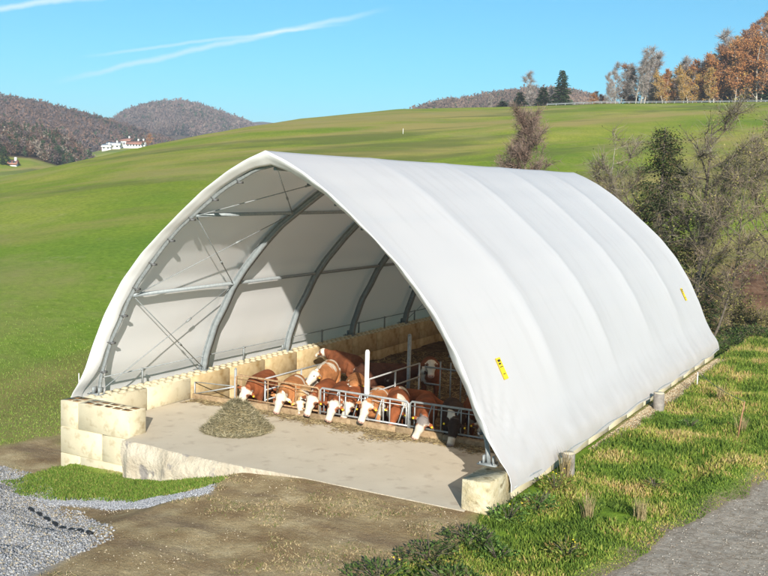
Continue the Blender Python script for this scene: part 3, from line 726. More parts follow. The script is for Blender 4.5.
mb = MB(); t = np.linspace(0, 1, 12)[:, None]; w_ = s0*(1-t)+s3*t; w_[:, 2] -= .1*np.sin(t[:, 0]*math.pi); mb.tube(w_, .006, 4)
setprops(mb.build('fence_wire', M['cable']), 'thin slack wire between the brown stake and the white stake', 'wire')

# ------------------------------------------------------------------ pens
def tubes(name, segs, r_, m_, par, n=7):
    mb = MB()
    for s in segs: mb.tube(s, r_, n)
    return mb.build(name, M[m_], par, smooth=True)
def feed_panel(x0, x1, z0, z1, m_, label, pairs, sparse=False):
    e = empty('feed_fence', (x0, 3.5, -.65), label=label, cat='feed fence', group='panels of the feeding fence')
    T_ = lambda x, z, dy=0: (x-x0, dy, z+.65)
    mb = MB(); mb.tube([T_(x0, -.5), T_(x0, z0-.06), T_(x0+.06, z0), T_(x1-.06, z1), T_(x1, z1-.06), T_(x1, -.5)], .030, 8); mb.build('frame', M[m_], e, smooth=True)
    tubes('bottom_rail', [[T_(x0, -.42), T_(x1, -.42)]], .026, m_, e)
    n = pairs; dx = (x1-x0)/n
    for i in range(n):
        xc = x0+dx*(i+.5); zt = z0+(z1-z0)*(i+.5)/n
        tubes('fixed_bar', [[T_(xc-.24*dx/.75, -.42), T_(xc-.24*dx/.75, zt)]], .019, m_, e)
        if sparse: continue
        tubes('locking_bar', [[T_(xc+.02, -.42, .03), T_(xc+.25*dx/.75, zt, .03)]], .019, m_, e)
        tubes('fixed_bar', [[T_(xc+.30*dx/.75, -.42), T_(xc+.30*dx/.75, zt)]], .019, m_, e)
    tubes('latch_rail', [[T_(x0+.05, z0-.11, -.03), T_(x1-.05, z1-.11, -.03)]], .012, m_, e)
    return e
feed_panel(2.25, 5.2, .27, .24, 'rustrail', 'rusty brown open feeding fence panel on the left', 3, True)
feed_panel(5.24, 8.08, .26, .24, 'galv', 'galvanised feeding fence panel beside the white post', 4)
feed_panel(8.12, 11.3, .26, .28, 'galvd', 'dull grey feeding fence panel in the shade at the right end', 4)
def post(x, y, zt, r_, m_, label, cap='white'):
    e = empty('pen_post', (x, y, -.75), label=label, cat='post')
    a = MB(); a.tube([(0, 0, -.4), (0, 0, zt+.75)], r_, 12); a.build('shaft', M[m_], e, smooth=True)
    b = MB(); b.tube([(0, 0, zt+.751), (0, 0, zt+.77), (0, 0, zt+.80)], [r_*1.02, r_*.9, r_*.55], 10); b.build('cap', M[cap], e, smooth=True)
post(6.62, 3.72, 1.42, .062, 'white', 'tall white post rising behind the feeding fence')
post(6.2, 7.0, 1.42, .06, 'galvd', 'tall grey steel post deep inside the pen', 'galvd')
post(2.2, 3.52, .42, .04, 'galv', 'short steel post at the left end of the feeding fence', 'galvd')
def divider(x, y0, y1, zs, m_, label, posts=3, drop=0):
    e = empty('pen_divider', (x, y0, -.65), label=label, cat='pen fence')
    for z in zs: tubes('rail', [[(0, 0, z+.65), (0, y1-y0, z+.65+drop)]], .024, m_, e)
    for k in range(posts):
        y = (y1-y0)*k/(posts-1) if posts > 1 else 0; tubes('upright', [[(0, y, -.5), (0, y, max(zs)+.66)]], .028, m_, e)
divider(3.2, 3.65, 7.4, (.24, -.1, -.4), 'galv', 'galvanised pen divider running back beside the left wall')
divider(6.62, 3.85, 6.9, (.62, .2), 'galv', 'galvanised pen divider running back from the white post', 3)
e = empty('pen_gate', (.62, 3.5, -.65), label='low galvanised gate with diagonal brace between the left wall and the feeding fence', cat='gate')
tubes('rail', [[(0.03, 0, .12), (1.55, 0, .12)], [(.03, 0, .13), (1.55, 0, .54)]], .02, 'galv', e); tubes('upright', [[(.03, 0, 0), (.03, 0, .5)]], .022, 'galv', e)
tubes('top_rail', [[(.03, 0, .5), (1.55, 0, .56)]], .015, 'galvd', e)
e = empty('stall_gate', (6.3, 7.9, -.95), label='upright barred steel stall gate in the dark rear of the pen', cat='gate')
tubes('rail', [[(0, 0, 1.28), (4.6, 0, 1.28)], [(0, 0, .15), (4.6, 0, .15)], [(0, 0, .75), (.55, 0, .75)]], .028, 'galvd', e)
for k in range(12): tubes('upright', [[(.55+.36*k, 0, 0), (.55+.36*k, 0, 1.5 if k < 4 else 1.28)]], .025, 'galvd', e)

# hay heap and feed remains
def strands(n, fx, length, cols, wid=.008, lift=.1):
    P0 = fx(n); a = rng.uniform(0, 2*math.pi, n); el = rng.normal(0, lift, n); Ln = length*rng.uniform(.5, 1.3, n)
    d = np.stack([np.cos(a)*np.cos(el), np.sin(a)*np.cos(el), np.abs(np.sin(el))], 1)*Ln[:, None]
    s = np.stack([-np.sin(a), np.cos(a), rng.normal(0, .5, n)], 1)*wid
    V = np.stack([P0-s, P0+s, P0+d+s*.6+[0, 0, .0], P0+d-s*.6], 1).reshape(-1, 3)
    c = np.array(cols)[rng.integers(0, len(cols), n)]*rng.uniform(.7, 1.25, (n, 1))
    return V, np.arange(4*n).reshape(-1, 4), np.repeat(c, 4, 0)
hc = at_y(238, 428, 1.25); HC = np.array([4.05, 1.25])
def heap_h(x, y):
    dx, dy = (x-HC[0]), (y-HC[1]); a = np.arctan2(dy, dx); q = np.hypot(dx*math.cos(.5)+dy*math.sin(.5), (-dx*math.sin(.5)+dy*math.cos(.5))*1.25)/(.86*(1+.10*np.sin(a*3+1)))
    return .86*np.clip(1-q, 0, 1)**.85*(1+.35*fbm(x*3, y*3, 3, 8))-.008*(q >= 1)
gx, gy = np.meshgrid(np.linspace(HC[0]-1.3, HC[0]+1.3, 90), np.linspace(HC[1]-1.3, HC[1]+1.3, 90)); gz = heap_h(gx, gy)
heap = empty('hay_pile', (HC[0], HC[1], -.65), label='loose heap of grey-green hay on the feeding slab', cat='hay pile')
idx = np.arange(gx.size).reshape(gx.shape)
np_mesh('heap', np.stack([gx-HC[0], gy-HC[1], gz], -1).reshape(-1, 3), np.stack([idx[:-1, :-1], idx[:-1, 1:], idx[1:, 1:], idx[1:, :-1]], -1).reshape(-1, 4), M['hay'], heap, smooth=True)
def f_(n):
    a = rng.uniform(0, 6.283, n); q = .86*rng.uniform(0, 1.15, n)**.6; x = HC[0]+np.cos(a)*q; y = HC[1]+np.sin(a)*q
    return np.stack([x-HC[0], y-HC[1], np.maximum(heap_h(x, y), 0)+.004], 1)
hcol = [(.31, .27, .16), (.40, .35, .22), (.22, .20, .11), (.46, .40, .26)]
V0, F0, c0 = strands(15000, f_, .14, hcol, .006, .35)
np_mesh('hay_strands', V0, F0, M['straw'], heap, col=c0)
def f_(n):
    x = rng.uniform(.8, 11.6, n); d = np.abs(rng.normal(0, .22, n))*(.5+np.abs(fbm(x*1.2, x*0, 3, 5))*2.4)
    return np.stack([x, 3.41-d, np.full(n, -.64)], 1)
V0, F0, c0 = strands(16000, f_, .13, [(.34, .26, .13), (.45, .36, .2), (.22, .15, .08)], .007, .12)
setprops(np_mesh('feed_remains', V0, F0, M['straw'], col=c0), kind='stuff', label='scattered hay along the kerb of the feeding fence', cat='straw')
def f_(n):
    x = rng.uniform(.7, 11.9, n); y = 3.6+rng.uniform(0, 1, n)**1.2*14; return np.stack([x, y, -1.08+.10*fbm(x*1.2, y*1.2, 4, 6)+.01], 1)
V0, F0, c0 = strands(22000, f_, .2, [(.34, .25, .12), (.45, .35, .18), (.14, .09, .05)], .009, .2)
setprops(np_mesh('bedding_straw', V0, F0, M['straw'], col=c0), kind='stuff', label='loose straw littered over the pen floor', cat='straw')
# ------------------------------------------------------------------ cattle
def loft(mb, st, n=16):
    """st: list of (pos, half width, half height); closed ellipse rings, rounded ends"""
    Pn = np.array([s[0] for s in st], float); k = len(Pn)
    t = np.linspace(0, k-1, (k-1)*3+1); i = np.arange(k)
    Pn = np.stack([np.interp(t, i, Pn[:, j]) for j in range(3)], 1); R = np.stack([np.interp(t, i, [s[1] for s in st]), np.interp(t, i, [s[2] for s in st])], 1)
    for _ in range(2):
        Pn[1:-1] = (Pn[:-2]+2*Pn[1:-1]+Pn[2:])/4; R[1:-1] = (R[:-2]+2*R[1:-1]+R[2:])/4
    mb.tube(Pn, R, n, True, sq=(0, 0, 1) if abs(Pn[-1][2]-Pn[0][2]) < .75*np.linalg.norm(Pn[-1]-Pn[0]) else (1, 0, 0.01))
COWC = {'red': (.24, .075, .028), 'tan': (.42, .18, .07), 'light': (.58, .36, .17), 'dark': (.085, .035, .020), 'brown': (.19, .065, .028), 'black': (.045, .026, .018)}
def make_cow(loc, rz, label, colour='red', poll=(1.0, 0, .90), muz=(1.16, 0, .40), thr=.25, seed=1, face=.9, scale=1., greyface=False, legs=0., calf=False):
    mb = MB()
    loft(mb, [((-.99, 0, 1.06), .10, .12), ((-.92, 0, 1.02), .22, .24), ((-.72, 0, .99), .29, .31), ((-.45, 0, .93), .34, .36), ((-.1, 0, .90), .37, .39),
              ((.2, 0, .91), .34, .38), ((.45, 0, .95), .27, .35), ((.62, 0, .98), .20, .28), ((.72, 0, .98), .12, .18)], 20)
    poll = np.array(poll, float); muz = np.array(muz, float); ax = muz-poll; Lh = np.linalg.norm(ax); ax /= Lh; 
    nk = np.array([.42, 0, 1.02]); 
    loft(mb, [(nk, .18, .30), (nk*.6+poll*.4-[0, 0, .03], .145, .22), (nk*.25+poll*.75-[0, 0, .02], .115, .165), (poll-ax*.02, .10, .13)], 14)
    side = np.cross(ax, [1, 0, .3]) if abs(ax[2]) > .8 else np.cross([0, 0, 1.], ax); side /= np.linalg.norm(side)
    if side[1] < 0: side = -side
    frt = np.cross(side, ax); frt = frt if frt[0]*1+frt[2]*.6 > 0 else -frt
    def ring(t, w_, h_, off=0): return (poll+ax*Lh*t+frt*off, w_*1.38, h_*1.22)
    st = [ring(-.12, .07, .07), ring(.02, .115, .12), ring(.22, .118, .125), ring(.42, .098, .112), ring(.65, .072, .085), ring(.82, .074, .072), ring(.95, .078, .062), ring(1.03, .05, .04)]
    Pn = np.array([s[0] for s in st]); R = np.array([[s[1], s[2]] for s in st])
    # oriented manually: width along side, height along frt
    n = 14; ang = np.arange(n)*2*math.pi/n
    Vr = np.concatenate([Pn[i]+np.cos(ang)[:, None]*side*R[i][0]+np.sin(ang)[:, None]*frt*R[i][1] for i in range(len(Pn))]+[Pn[:1], Pn[-1:]])
    k = len(Pn); flip = np.dot(np.cross(side, frt), ax) > 0
    Qh = [(i*n+j, i*n+(j+1) % n, (i+1)*n+(j+1) % n, (i+1)*n+j) for i in range(k-1) for j in range(n)]; Th = [(k*n, (j+1) % n, j) for j in range(n)]+[(k*n+1, (k-1)*n+j, (k-1)*n+(j+1) % n) for j in range(n)]
    if not flip: Qh = [q_[::-1] for q_ in Qh]; Th = [t_[::-1] for t_ in Th]
    mb.add(Vr, Qh, Th)
    ears = []
    for s_ in (-1, 1):
        a = poll+ax*.04+side*s_*.125-frt*.02; b_ = a+side*s_*.12+ax*.03-frt*.03; c_ = a+side*s_*.215+ax*.07-frt*.02
        mb.tube([a, b_, c_], [(.035, .03), (.062, .026), (.018, .014)], 10, sq=tuple(frt)); ears.append(b_)
        mb.tube([poll+side*s_*.05-ax*.03, poll+side*s_*.07-ax*.08], [.03, .018], 8)
    lg = rng.uniform(-.06, .06, 4)
    for j, s_ in enumerate((-1, 1)):
        f = lg[j]; mb.tube([(.40, .15*s_, .90), (.42, .19*s_, .66), (.44+f*.5, .18*s_, .40), (.45+f, .175*s_, .33), (.44+f, .175*s_, .14), (.455+f, .175*s_, .08), (.48+f, .175*s_, .03)], [.15, .105, .062, .058, .042, .050, .058], 12)
        h = lg[j+2]; mb.tube([(-.72, .13*s_, .98), (-.68, .18*s_, .78), (-.60+h*.3, .20*s_, .62), (-.76+h*.6, .19*s_, .46), (-.86+h, .185*s_, .40), (-.83+h, .18*s_, .15), (-.80+h, .18*s_, .08), (-.76+h, .18*s_, .03)], [.2, .18, .125, .082, .066, .044, .052, .06], 12)
    mb.tube([(-.96, 0, 1.14), (-1.04, .01, 1.02), (-1.07, .02, .75), (-1.05, .02, .5), (-1.05, .02, .32)], [.04, .032, .025, .03, .045], 8)
    if not calf: mb.tube([(-.42, 0, .62), (-.45, 0, .50)], [(.15, .15), (.11, .11)], 10)
    tmp = mb.build('cow_tmp', None); md = tmp.modifiers.new('r', 'REMESH'); md.mode = 'VOXEL'; md.voxel_size = .021
    sm = tmp.modifiers.new('s', 'SMOOTH'); sm.iterations = 3; sm.factor = .5
    dg = bpy.context.evaluated_depsgraph_get(); dg.update(); me = bpy.data.meshes.new_from_object(tmp.evaluated_get(dg)); bpy.data.objects.remove(tmp)
    n = len(me.vertices); co = np.zeros(n*3, np.float32); me.vertices.foreach_get('co', co); co = co.reshape(-1, 3).astype(float)
    x, y, z = co.T; base = np.array(COWC[colour]); col = np.tile(base, (n, 1))*(1+.7*fbm(x*3+y*3, z*3, 4, seed))[:, None]
    W = np.array([.70, .63, .52])
    sgn = np.sign(y)*3
    nz = fbm(x*1.9+sgn*.7, z*1.9+y*1.5, 4, seed*7+3)
    def blend(mask, c_): 
        mask = np.clip(mask, 0, 1)[:, None]; col[:] = col*(1-mask)+np.array(c_)*mask
    blend(ss(nz, thr, thr+.06), W)
    blend(ss(.60+.25*nz-z, 0, .05)*ss(.5, 0, 1)*(legs if legs else .85)*ss(.30-z+.12*nz, -.03, .05), W*.8)
    blend(ss(.62+.2*nz-z, 0, .04)*ss(.25-np.abs(y), 0, .1)*ss(.5-np.abs(x), 0, .3)*.8, W)
    rel = co-poll; tt = rel@ax/Lh; dist = np.linalg.norm(rel-np.outer(rel@ax, ax), axis=1); ls = rel@side; lf = rel@frt
    hd = ss(.26-dist, 0, .02)*ss(tt, -.2, -.12)*ss(1.2-tt, 0, .05)*(np.abs(ls) < .185)
    eye = ss(.5+.25*nz-np.abs(tt-.27)*3.2-np.maximum(0, .12-np.abs(ls))*11, 0, .15)
    blend(hd*(1-.9*eye*(face < .97))*ss(tt+nz*.2, -.16, -.06)*(face > .3), W if not greyface else W*.9)
    if greyface: blend(hd*ss(.3-tt+nz*.3, 0, .1), (.2, .18, .17))
    blend(hd*ss(tt+.04*nz, .86, .92), (.58, .37, .30) if colour != 'black' else (.3, .26, .24))
    if colour == 'black': blend(hd*ss(.65-tt, 0, .06), (.03, .02, .016))
    for s_ in (-1, 1):
        dn = np.linalg.norm(co-(poll+ax*Lh*.97+side*s_*.035+frt*.05), axis=1); blend(ss(.024-dn, 0, .01), (.06, .03, .025))
    blend(ss(.07-z, 0, .01), (.05, .04, .03))
    # dried mud on the flanks
    blend(ss(nz*.8+.62-z, .1, .5)*.45, (.16, .10, .06))
    a = me.color_attributes.new('Col', 'FLOAT_COLOR', 'POINT'); cc = np.ones((n, 4), np.float32); cc[:, :3] = np.clip(col, 0, 1); a.data.foreach_set('color', cc.ravel())
    me.materials.clear(); me.materials.append(M['hide']); me.polygons.foreach_set('use_smooth', np.ones(len(me.polygons), bool)); me.name = 'cow_body'
    e = empty('cow', loc, rad(rz), label, 'cow', 'cattle at the feeding fence'); e.scale = (scale,)*3
    o = bpy.data.objects.new('body', me); C.objects.link(o); o.parent = e
    for s_ in (-1, 1):
        q_ = MB(); c_ = poll+ax*Lh*.27+side*s_*.142+frt*.066; q_.tube([c_-side*s_*.02, c_, c_+side*s_*.014], [.02, .021, .010], 9); q_.build('eye', M['eye'], e, smooth=True)
        q_ = MB(); c_ = ears[0 if s_ < 0 else 1]+side*s_*.03; u_ = frt*.03
        q_.tube([c_+u_*.6, c_+u_*1.1+ax*.05], [(.018, .005), (.024, .005)], 4, sq=tuple(frt))
        if seed % 3 != 2 or s_ > 0: q_.build('ear_tag', M['tag'], e)
    return e
FLO = -1.06
def feeder(u, v, rz, label, y=3.22, z=-.1, back=1.08, sc=1., **k):
    p = at_y(u, v, y); a = rad(rz); make_cow((p[0]-math.cos(a)*back*sc, y-math.sin(a)*back*sc, FLO), rz, label, scale=sc, **k)
feeder(246, 396, -74, 'red-brown cow eating at the far left end of the feeding fence beside the wall', colour='red', seed=2, thr=.5, poll=(1.0, 0, 1.00), muz=(1.10, -.22, 0.51))
feeder(281, 400, -70, 'light tan cow with long white face reaching low just behind the hay heap', colour='tan', seed=5, thr=.34, poll=(1.02, 0, 0.98), muz=(1.10, -.14, 0.46))
feeder(300, 400, -60, 'small pale yellowish calf squeezed between the tan cow and a white-faced cow', y=3.5, colour='light', seed=9, thr=.2, sc=.82, calf=True, poll=(.98, 0, 1.00), muz=(1.14, .04, 0.55))
feeder(312, 398, -72, 'deep red cow with a narrow all white face in the rusty fence panel', colour='red', seed=11, thr=.5, poll=(1.0, 0, 1.06), muz=(1.12, -.14, 0.55))
feeder(334, 404, -66, 'brown cow with cream face and orange ears at the start of the galvanised fence panel', colour='red', seed=14, thr=.42, poll=(1.0, 0, 1.00), muz=(1.10, -.16, 0.49))
feeder(367, 403, -72, 'brown cow with broad white face right below the white post', colour='tan', seed=17, thr=.30, poll=(1.0, 0, 1.14), muz=(1.12, -.16, 0.61))
feeder(424, 418, -64, 'brown cow with grey forehead and white nose eating in the shade', colour='red', seed=21, thr=.5, greyface=True, poll=(1.0, 0, 0.94), muz=(1.08, -.24, 0.41))
feeder(455, 428, -62, 'nearly black cow with white muzzle in shade at the fence right end', colour='black', seed=24, thr=.38, face=.9, poll=(1.0, 0, 1.0), muz=(1.22, -.12, 0.39))
feeder(349, 402, -66, 'red-brown cow pressed between the orange-eared cow and the white post', y=3.62, colour='red', seed=61, thr=.45, poll=(1.0, 0, 1.02), muz=(1.12, -.16, .55), sc=.95)
feeder(396, 410, -64, 'rusty brown and white cow behind the galvanised bars right of the white post', y=3.66, colour='red', seed=66, thr=.16, face=.2, poll=(1.0, 0, .98), muz=(1.12, -.12, .5))
def stand(u, v, y, rz, label, **k):
    p = at_y(u, v, y); make_cow((p[0], y, FLO), rz, label, **k)
stand(325, 376, 6.6, -70, 'big tan and white cow standing behind the feeding row, head turned down', colour='tan', seed=31, thr=.05, poll=(.98, -.05, 1.16), muz=(1.22, -.30, .80), scale=1.05)
stand(343, 366, 9.0, 160, 'red-brown cow standing sideways in shade, left of the white post', colour='brown', seed=35, thr=.42, poll=(1.05, 0, 1.15), muz=(1.42, .1, .95))
stand(388, 374, 7.8, 28, 'dark brown cow with a white patch on its back, right of the white post', colour='dark', seed=44, thr=.30, poll=(1.05, 0, 1.15), muz=(1.42, .1, .95), scale=1.06)
stand(355, 388, 5.6, -62, 'orange-tan cow looking up just left of the white post', colour='tan', seed=41, thr=.4, face=.2, poll=(.88, 0, 1.28), muz=(1.16, .05, .95))
stand(430, 378, 9.0, -62, 'white-faced cow looking out between bars in the dark rear right of the pen', colour='brown', seed=47, thr=.35, poll=(.86, 0, 1.38), muz=(1.12, 0, .98), scale=1.08)
stand(413, 400, 5.6, 12, 'brown cow standing lengthwise behind the grey fence panel', colour='red', seed=52, thr=.55, poll=(1.1, 0, .8), muz=(1.3, .1, .4), scale=.9)
stand(478, 408, 5.1, -60, 'red-brown cow half hidden by the shelter edge at the far right', colour='red', seed=55, thr=.5, poll=(1.0, 0, .85), muz=(1.16, 0, .4))
# ------------------------------------------------------------------ grass, weeds, stones
def blades(xy, hgt, cols, wid=.009, lean=.5, surf=Hs):
    n = len(xy); z = surf(xy[:, 0], xy[:, 1]); a = rng.uniform(0, 6.283, n); h = hgt*rng.uniform(.5, 1.3, n); ln = np.abs(rng.normal(0, lean, n))*h
    d = np.stack([np.cos(a), np.sin(a)], 1); p = np.stack([xy[:, 0], xy[:, 1], z-.01], 1); s = np.stack([-d[:, 1], d[:, 0], np.zeros(n)], 1)*(wid*rng.uniform(.7, 1.4, n))[:, None]
    b = rng.uniform(0, 6.283, n); s = np.stack([np.cos(b), np.sin(b), np.zeros(n)], 1)*np.linalg.norm(s, axis=1)[:, None]
    m1 = p+np.concatenate([d*(ln*.35)[:, None], (h*.6)[:, None]], 1); tip = p+np.concatenate([d*ln[:, None], h[:, None]], 1)
    V = np.stack([p-s, p+s, m1+s*.8, m1-s*.8, tip], 1).reshape(-1, 3); o = np.arange(n)[:, None]*5
    c = cols*rng.uniform(.75, 1.25, (n, 1)); cc = np.repeat(c, 5, 0)
    return V, o+[0, 1, 2, 3], o+[3, 2, 4], cc
def grass_obj(name, xy, hgt, cols, label, cat='grass', **k):
    V0, Q0, T0, c0 = blades(xy, hgt, cols, **k)
    return setprops(np_mesh(name, V0, [Q0, T0], M['grass'], col=c0), kind='stuff', label=label, cat=cat)
def polar_pts(n, r0, r1, u0, u1, pw=1.):
    r = (r0**pw+(r1**pw-r0**pw)*rng.random(n))**(1/pw); a0, a1 = ang_of(u0)[0], ang_of(u1)[0]; a = rng.uniform(a0, a1, n)
    return np.stack([CAM[0]+r*(FH[0]*np.cos(a)+RH[0]*np.sin(a)), CAM[1]+r*(FH[1]*np.cos(a)+RH[1]*np.sin(a))], 1), r
GC = np.array([(.17, .26, .040), (.24, .32, .06), (.095, .17, .028), (.34, .36, .09), (.48, .41, .19), (.42, .30, .13)])
def gcols(xy, dry):
    n = len(xy); f = .8*fbm(xy[:, 0]*.9, xy[:, 1]*.9, 4, 61)+dry+rng.normal(0, .16, n)
    k = np.where(f > .28, 4, np.where(f > .20, 5, np.where(f > .05, 3, np.where(f > -.05, 1, np.where(f > -.25, 0, 2)))))
    return GC[k]
p, r = polar_pts(430000, 14, 62, 330, 840, .9)
x, y = p.T; mk = masks(x, y)
keep = (((x > 12.72) & (mk['m_path'] < .4) & (mk['m_litter'] < rng.random(len(x))*.9)) | ((y < -1.35) & (mk['m_dirt'] < .5))) & (mk['m_path'] < .4) & (fbm(x*2.2, y*2.2, 3, 70) > -.38) & ~((x > 11.7) & (x < 12.75) & (y > -1.4))
keep &= (x > 12.72) | (y < -1.3)
p = p[keep]; r = r[keep]; hh = (.07+.09*np.clip(fbm(p[:, 0]*.9, p[:, 1]*.9, 3, 71)+.45, 0, 1.2))*np.clip(r/24, 1, 2.0)
hh *= .35+.65*ss(np.abs(p[:, 0]-path_x(p[:, 1])), .0, 1.0)
grass_obj('bank_grass', p, hh, gcols(p, -.06)*[1.15, 1.05, .95], 'rough tufted grass on the bank right of the shelter', wid=.011)
p, r = polar_pts(90000, 26, 55, -90, 300, .8); x, y = p.T; mk = masks(x, y); keep = (mk['m_dirt'] < .4) & (mk['m_gravel'] < .4) & ((x < -.9) | (y < -1.2)) & (rng.random(len(x)) > ss(r, 28, 52)); p = p[keep]; r = r[keep]
grass_obj('meadow_grass', p, .05*np.clip(r/30, 1, 1.3), (np.array([(.20, .30, .05), (.23, .32, .06), (.17, .26, .042), (.30, .33, .09)])[rng.integers(0, 4, len(p))]), 'short meadow grass left of the shelter', wid=.012)
bx = np.array([PATCH.min(0), PATCH.max(0)]); p = bx[0]+(bx[1]-bx[0])*rng.random((60000, 2)); k = sdpoly(p[:, 0], p[:, 1], PATCH)+.5*fbm(p[:, 0]*2.2, p[:, 1]*2.2, 4, 40) > rng.random(len(p))**2*1.0-.35
p = p[k & ~((p[:, 1] > -1.06) & (p[:, 0] < 2.36))]
grass_obj('patch_grass', p, np.full(len(p), .03)+.08*np.clip(fbm(p[:, 0]*1.5, p[:, 1]*1.5, 3, 5)+.6, 0, 1), np.array([(.15, .25, .03), (.19, .30, .045), (.11, .19, .03), (.30, .30, .08)])[rng.integers(0, 4, len(p))], 'fresh green grass patch below the corner stack of blocks', wid=.009)
# grass creeping along yard edges and dry stalks lying on the yard
p, r = polar_pts(60000, 14, 30, -40, 480, 1.); x, y = p.T; mk = masks(x, y)
keep = (mk['m_dirt'] > .4) & (mk['m_gravel'] < .3) & (y < -1.5) & (fbm(x*.8, y*.8, 4, 91) > .12); p = p[keep]
grass_obj('yard_weeds', p, np.full(len(p), .05), np.where(rng.random((len(p), 1)) < .3, np.array([[.15, .17, .05]]), np.array([[.46, .36, .2]])), 'short dry grass and stalks scattered over the dirt yard', cat='dry grass', wid=.008, lean=1.8)
# crushed stone
oct_ = np.array([(1, 0, 0), (-1, 0, 0), (0, 1, 0), (0, -1, 0), (0, 0, 1), (0, 0, -1)], float); of_ = np.array([(0, 2, 4), (2, 1, 4), (1, 3, 4), (3, 0, 4), (2, 0, 5), (1, 2, 5), (3, 1, 5), (0, 3, 5)])
def stones(name, xy, size, label, cols):
    n = len(xy); z = Hs(xy[:, 0], xy[:, 1]); s = size*rng.uniform(.5, 1.5, (n, 1, 1)); J = oct_[None]*rng.uniform(.5, 1.2, (n, 6, 1))+rng.normal(0, .18, (n, 6, 3)); a = rng.uniform(0, 6.28, n)
    R_ = np.zeros((n, 3, 3)); R_[:, 0, 0] = np.cos(a); R_[:, 0, 1] = -np.sin(a); R_[:, 1, 0] = np.sin(a); R_[:, 1, 1] = np.cos(a); R_[:, 2, 2] = .7
    V = np.einsum('nij,nkj->nki', R_, J)*s+np.stack([xy[:, 0], xy[:, 1], z+size*.25], 1)[:, None]
    F = (of_[None]+np.arange(n)[:, None, None]*6).reshape(-1, 3); c = np.array(cols)[rng.integers(0, len(cols), n)]*rng.uniform(.6, 1.25, (n, 1))
    return setprops(np_mesh(name, V.reshape(-1, 3), F, M['stone'], col=np.repeat(c, 6, 0)), kind='stuff', label=label, cat='gravel')
bx = np.array([GRAVEL.min(0), GRAVEL.max(0)]); p = bx[0]+(bx[1]-bx[0])*rng.random((70000, 2)); k = sdpoly(p[:, 0], p[:, 1], GRAVEL)+.25*fbm(p[:, 0]*1.3, p[:, 1]*1.3, 4, 40) > rng.random(len(p))**3*1.2-.5
stones('gravel_heap', p[k][:30000], .028, 'light grey crushed stone heaped at the left of the yard', [(.29, .29, .30), (.33, .33, .335), (.37, .37, .37), (.25, .25, .26), (.38, .33, .25)])
bx = np.array([STRIP.min(0), STRIP.max(0)]); p = bx[0]+(bx[1]-bx[0])*rng.random((20000, 2)); k = sdpoly(p[:, 0], p[:, 1], STRIP) > rng.random(len(p))*.3-.12
stones('gravel_strip', p[k], .02, 'narrow band of grey gravel in front of the grass patch', [(.32, .33, .35), (.38, .39, .41), (.43, .43, .44)])
p, r = polar_pts(11000, 14, 31, -60, 470, 1.); x, y = p.T; mk = masks(x, y); keep = (mk['m_dirt'] > .5) & (y < -1.5) & (fbm(x*.6, y*.6, 4, 95)+rng.normal(0, .15, len(x)) > -.02)
stones('yard_stones', p[keep], .014, 'small pale stones strewn over the dirt yard', [(.42, .34, .23), (.54, .46, .33), (.32, .25, .16)])
p, r = polar_pts(26000, 14, 60, 560, 900, 1.); x, y = p.T; mk = masks(x, y); keep = (mk['m_path'] > .5)
stones('track_stones', p[keep], .013, 'loose chippings on the cracked track', [(.36, .31, .25), (.5, .45, .38), (.22, .17, .12)])
bx = None
y_ = rng.uniform(5, 22, 9000); x_ = 12.6+np.abs(rng.normal(0, .22, 9000)); stones('skirt_litter', np.stack([x_, y_], 1), .016, 'pale rubble and leaf litter along the foot of the right skirt', [(.55, .46, .30), (.35, .2, .09), (.68, .6, .42)])
# leafy weeds
def weed(loc, h, n, label, cols, spread=.3, flower=None, leaf=.07, name='weed'):
    e = empty(name, loc, label=label, cat='plant'); 
    a = rng.uniform(0, 6.283, n); q = np.sqrt(rng.random(n))*spread; zz = h*rng.random(n)**.8*(1-.5*q/spread)
    c = np.stack([np.cos(a)*q, np.sin(a)*q, zz], 1); d = np.stack([np.cos(a+rng.normal(0, .8, n)), np.sin(a+rng.normal(0, .8, n)), rng.uniform(-.1, .9, n)], 1); d /= np.linalg.norm(d, axis=1)[:, None]
    s = np.cross(d, rng.normal(0, .4, (n, 3))+[0, 0, 1]); s /= np.linalg.norm(s, axis=1)[:, None]; l_ = leaf*rng.uniform(.6, 1.5, (n, 1))
    V = np.stack([c, c+d*l_*.5+s*l_*.28, c+d*l_*1.1, c+d*l_*.5-s*l_*.28], 1).reshape(-1, 3); cc = np.repeat(np.array(cols)[rng.integers(0, len(cols), n)]*rng.uniform(.7, 1.3, (n, 1)), 4, 0)
    np_mesh('leaves', V, np.arange(4*n).reshape(-1, 4), M['leaf'], e, col=cc)
    mb = MB(); 
    for i in range(9):
        b = rng.uniform(0, 6.28); mb.tube([(0, 0, -.03), (math.cos(b)*spread*.4, math.sin(b)*spread*.4, h*.6), (math.cos(b)*spread*.7, math.sin(b)*spread*.7, h*rng.uniform(.7, 1.05))], [.006, .005, .003], 4)
    mb.build('stems', M['bark'], e)
    if flower:
        mb = MB()
        for i in range(flower):
            b = rng.uniform(0, 6.28); q_ = spread*rng.uniform(.2, .8); z_ = h*rng.uniform(.9, 1.15); x_, y_ = math.cos(b)*q_, math.sin(b)*q_
            mb.tube([(x_, y_, z_), (x_+.005, y_, z_+.012)], [.018, .012], 6)
        mb.build('flowers', M['yellow'], e)
WG = [(.12, .21, .04), (.20, .30, .07), (.08, .15, .03)]; WO = [(.20, .26, .05), (.34, .33, .08), (.28, .20, .06)]; WSHADE = [(.07, .12, .03), (.11, .17, .04), (.12, .12, .05)]  # last list: dark leaves with shadow put into their colour
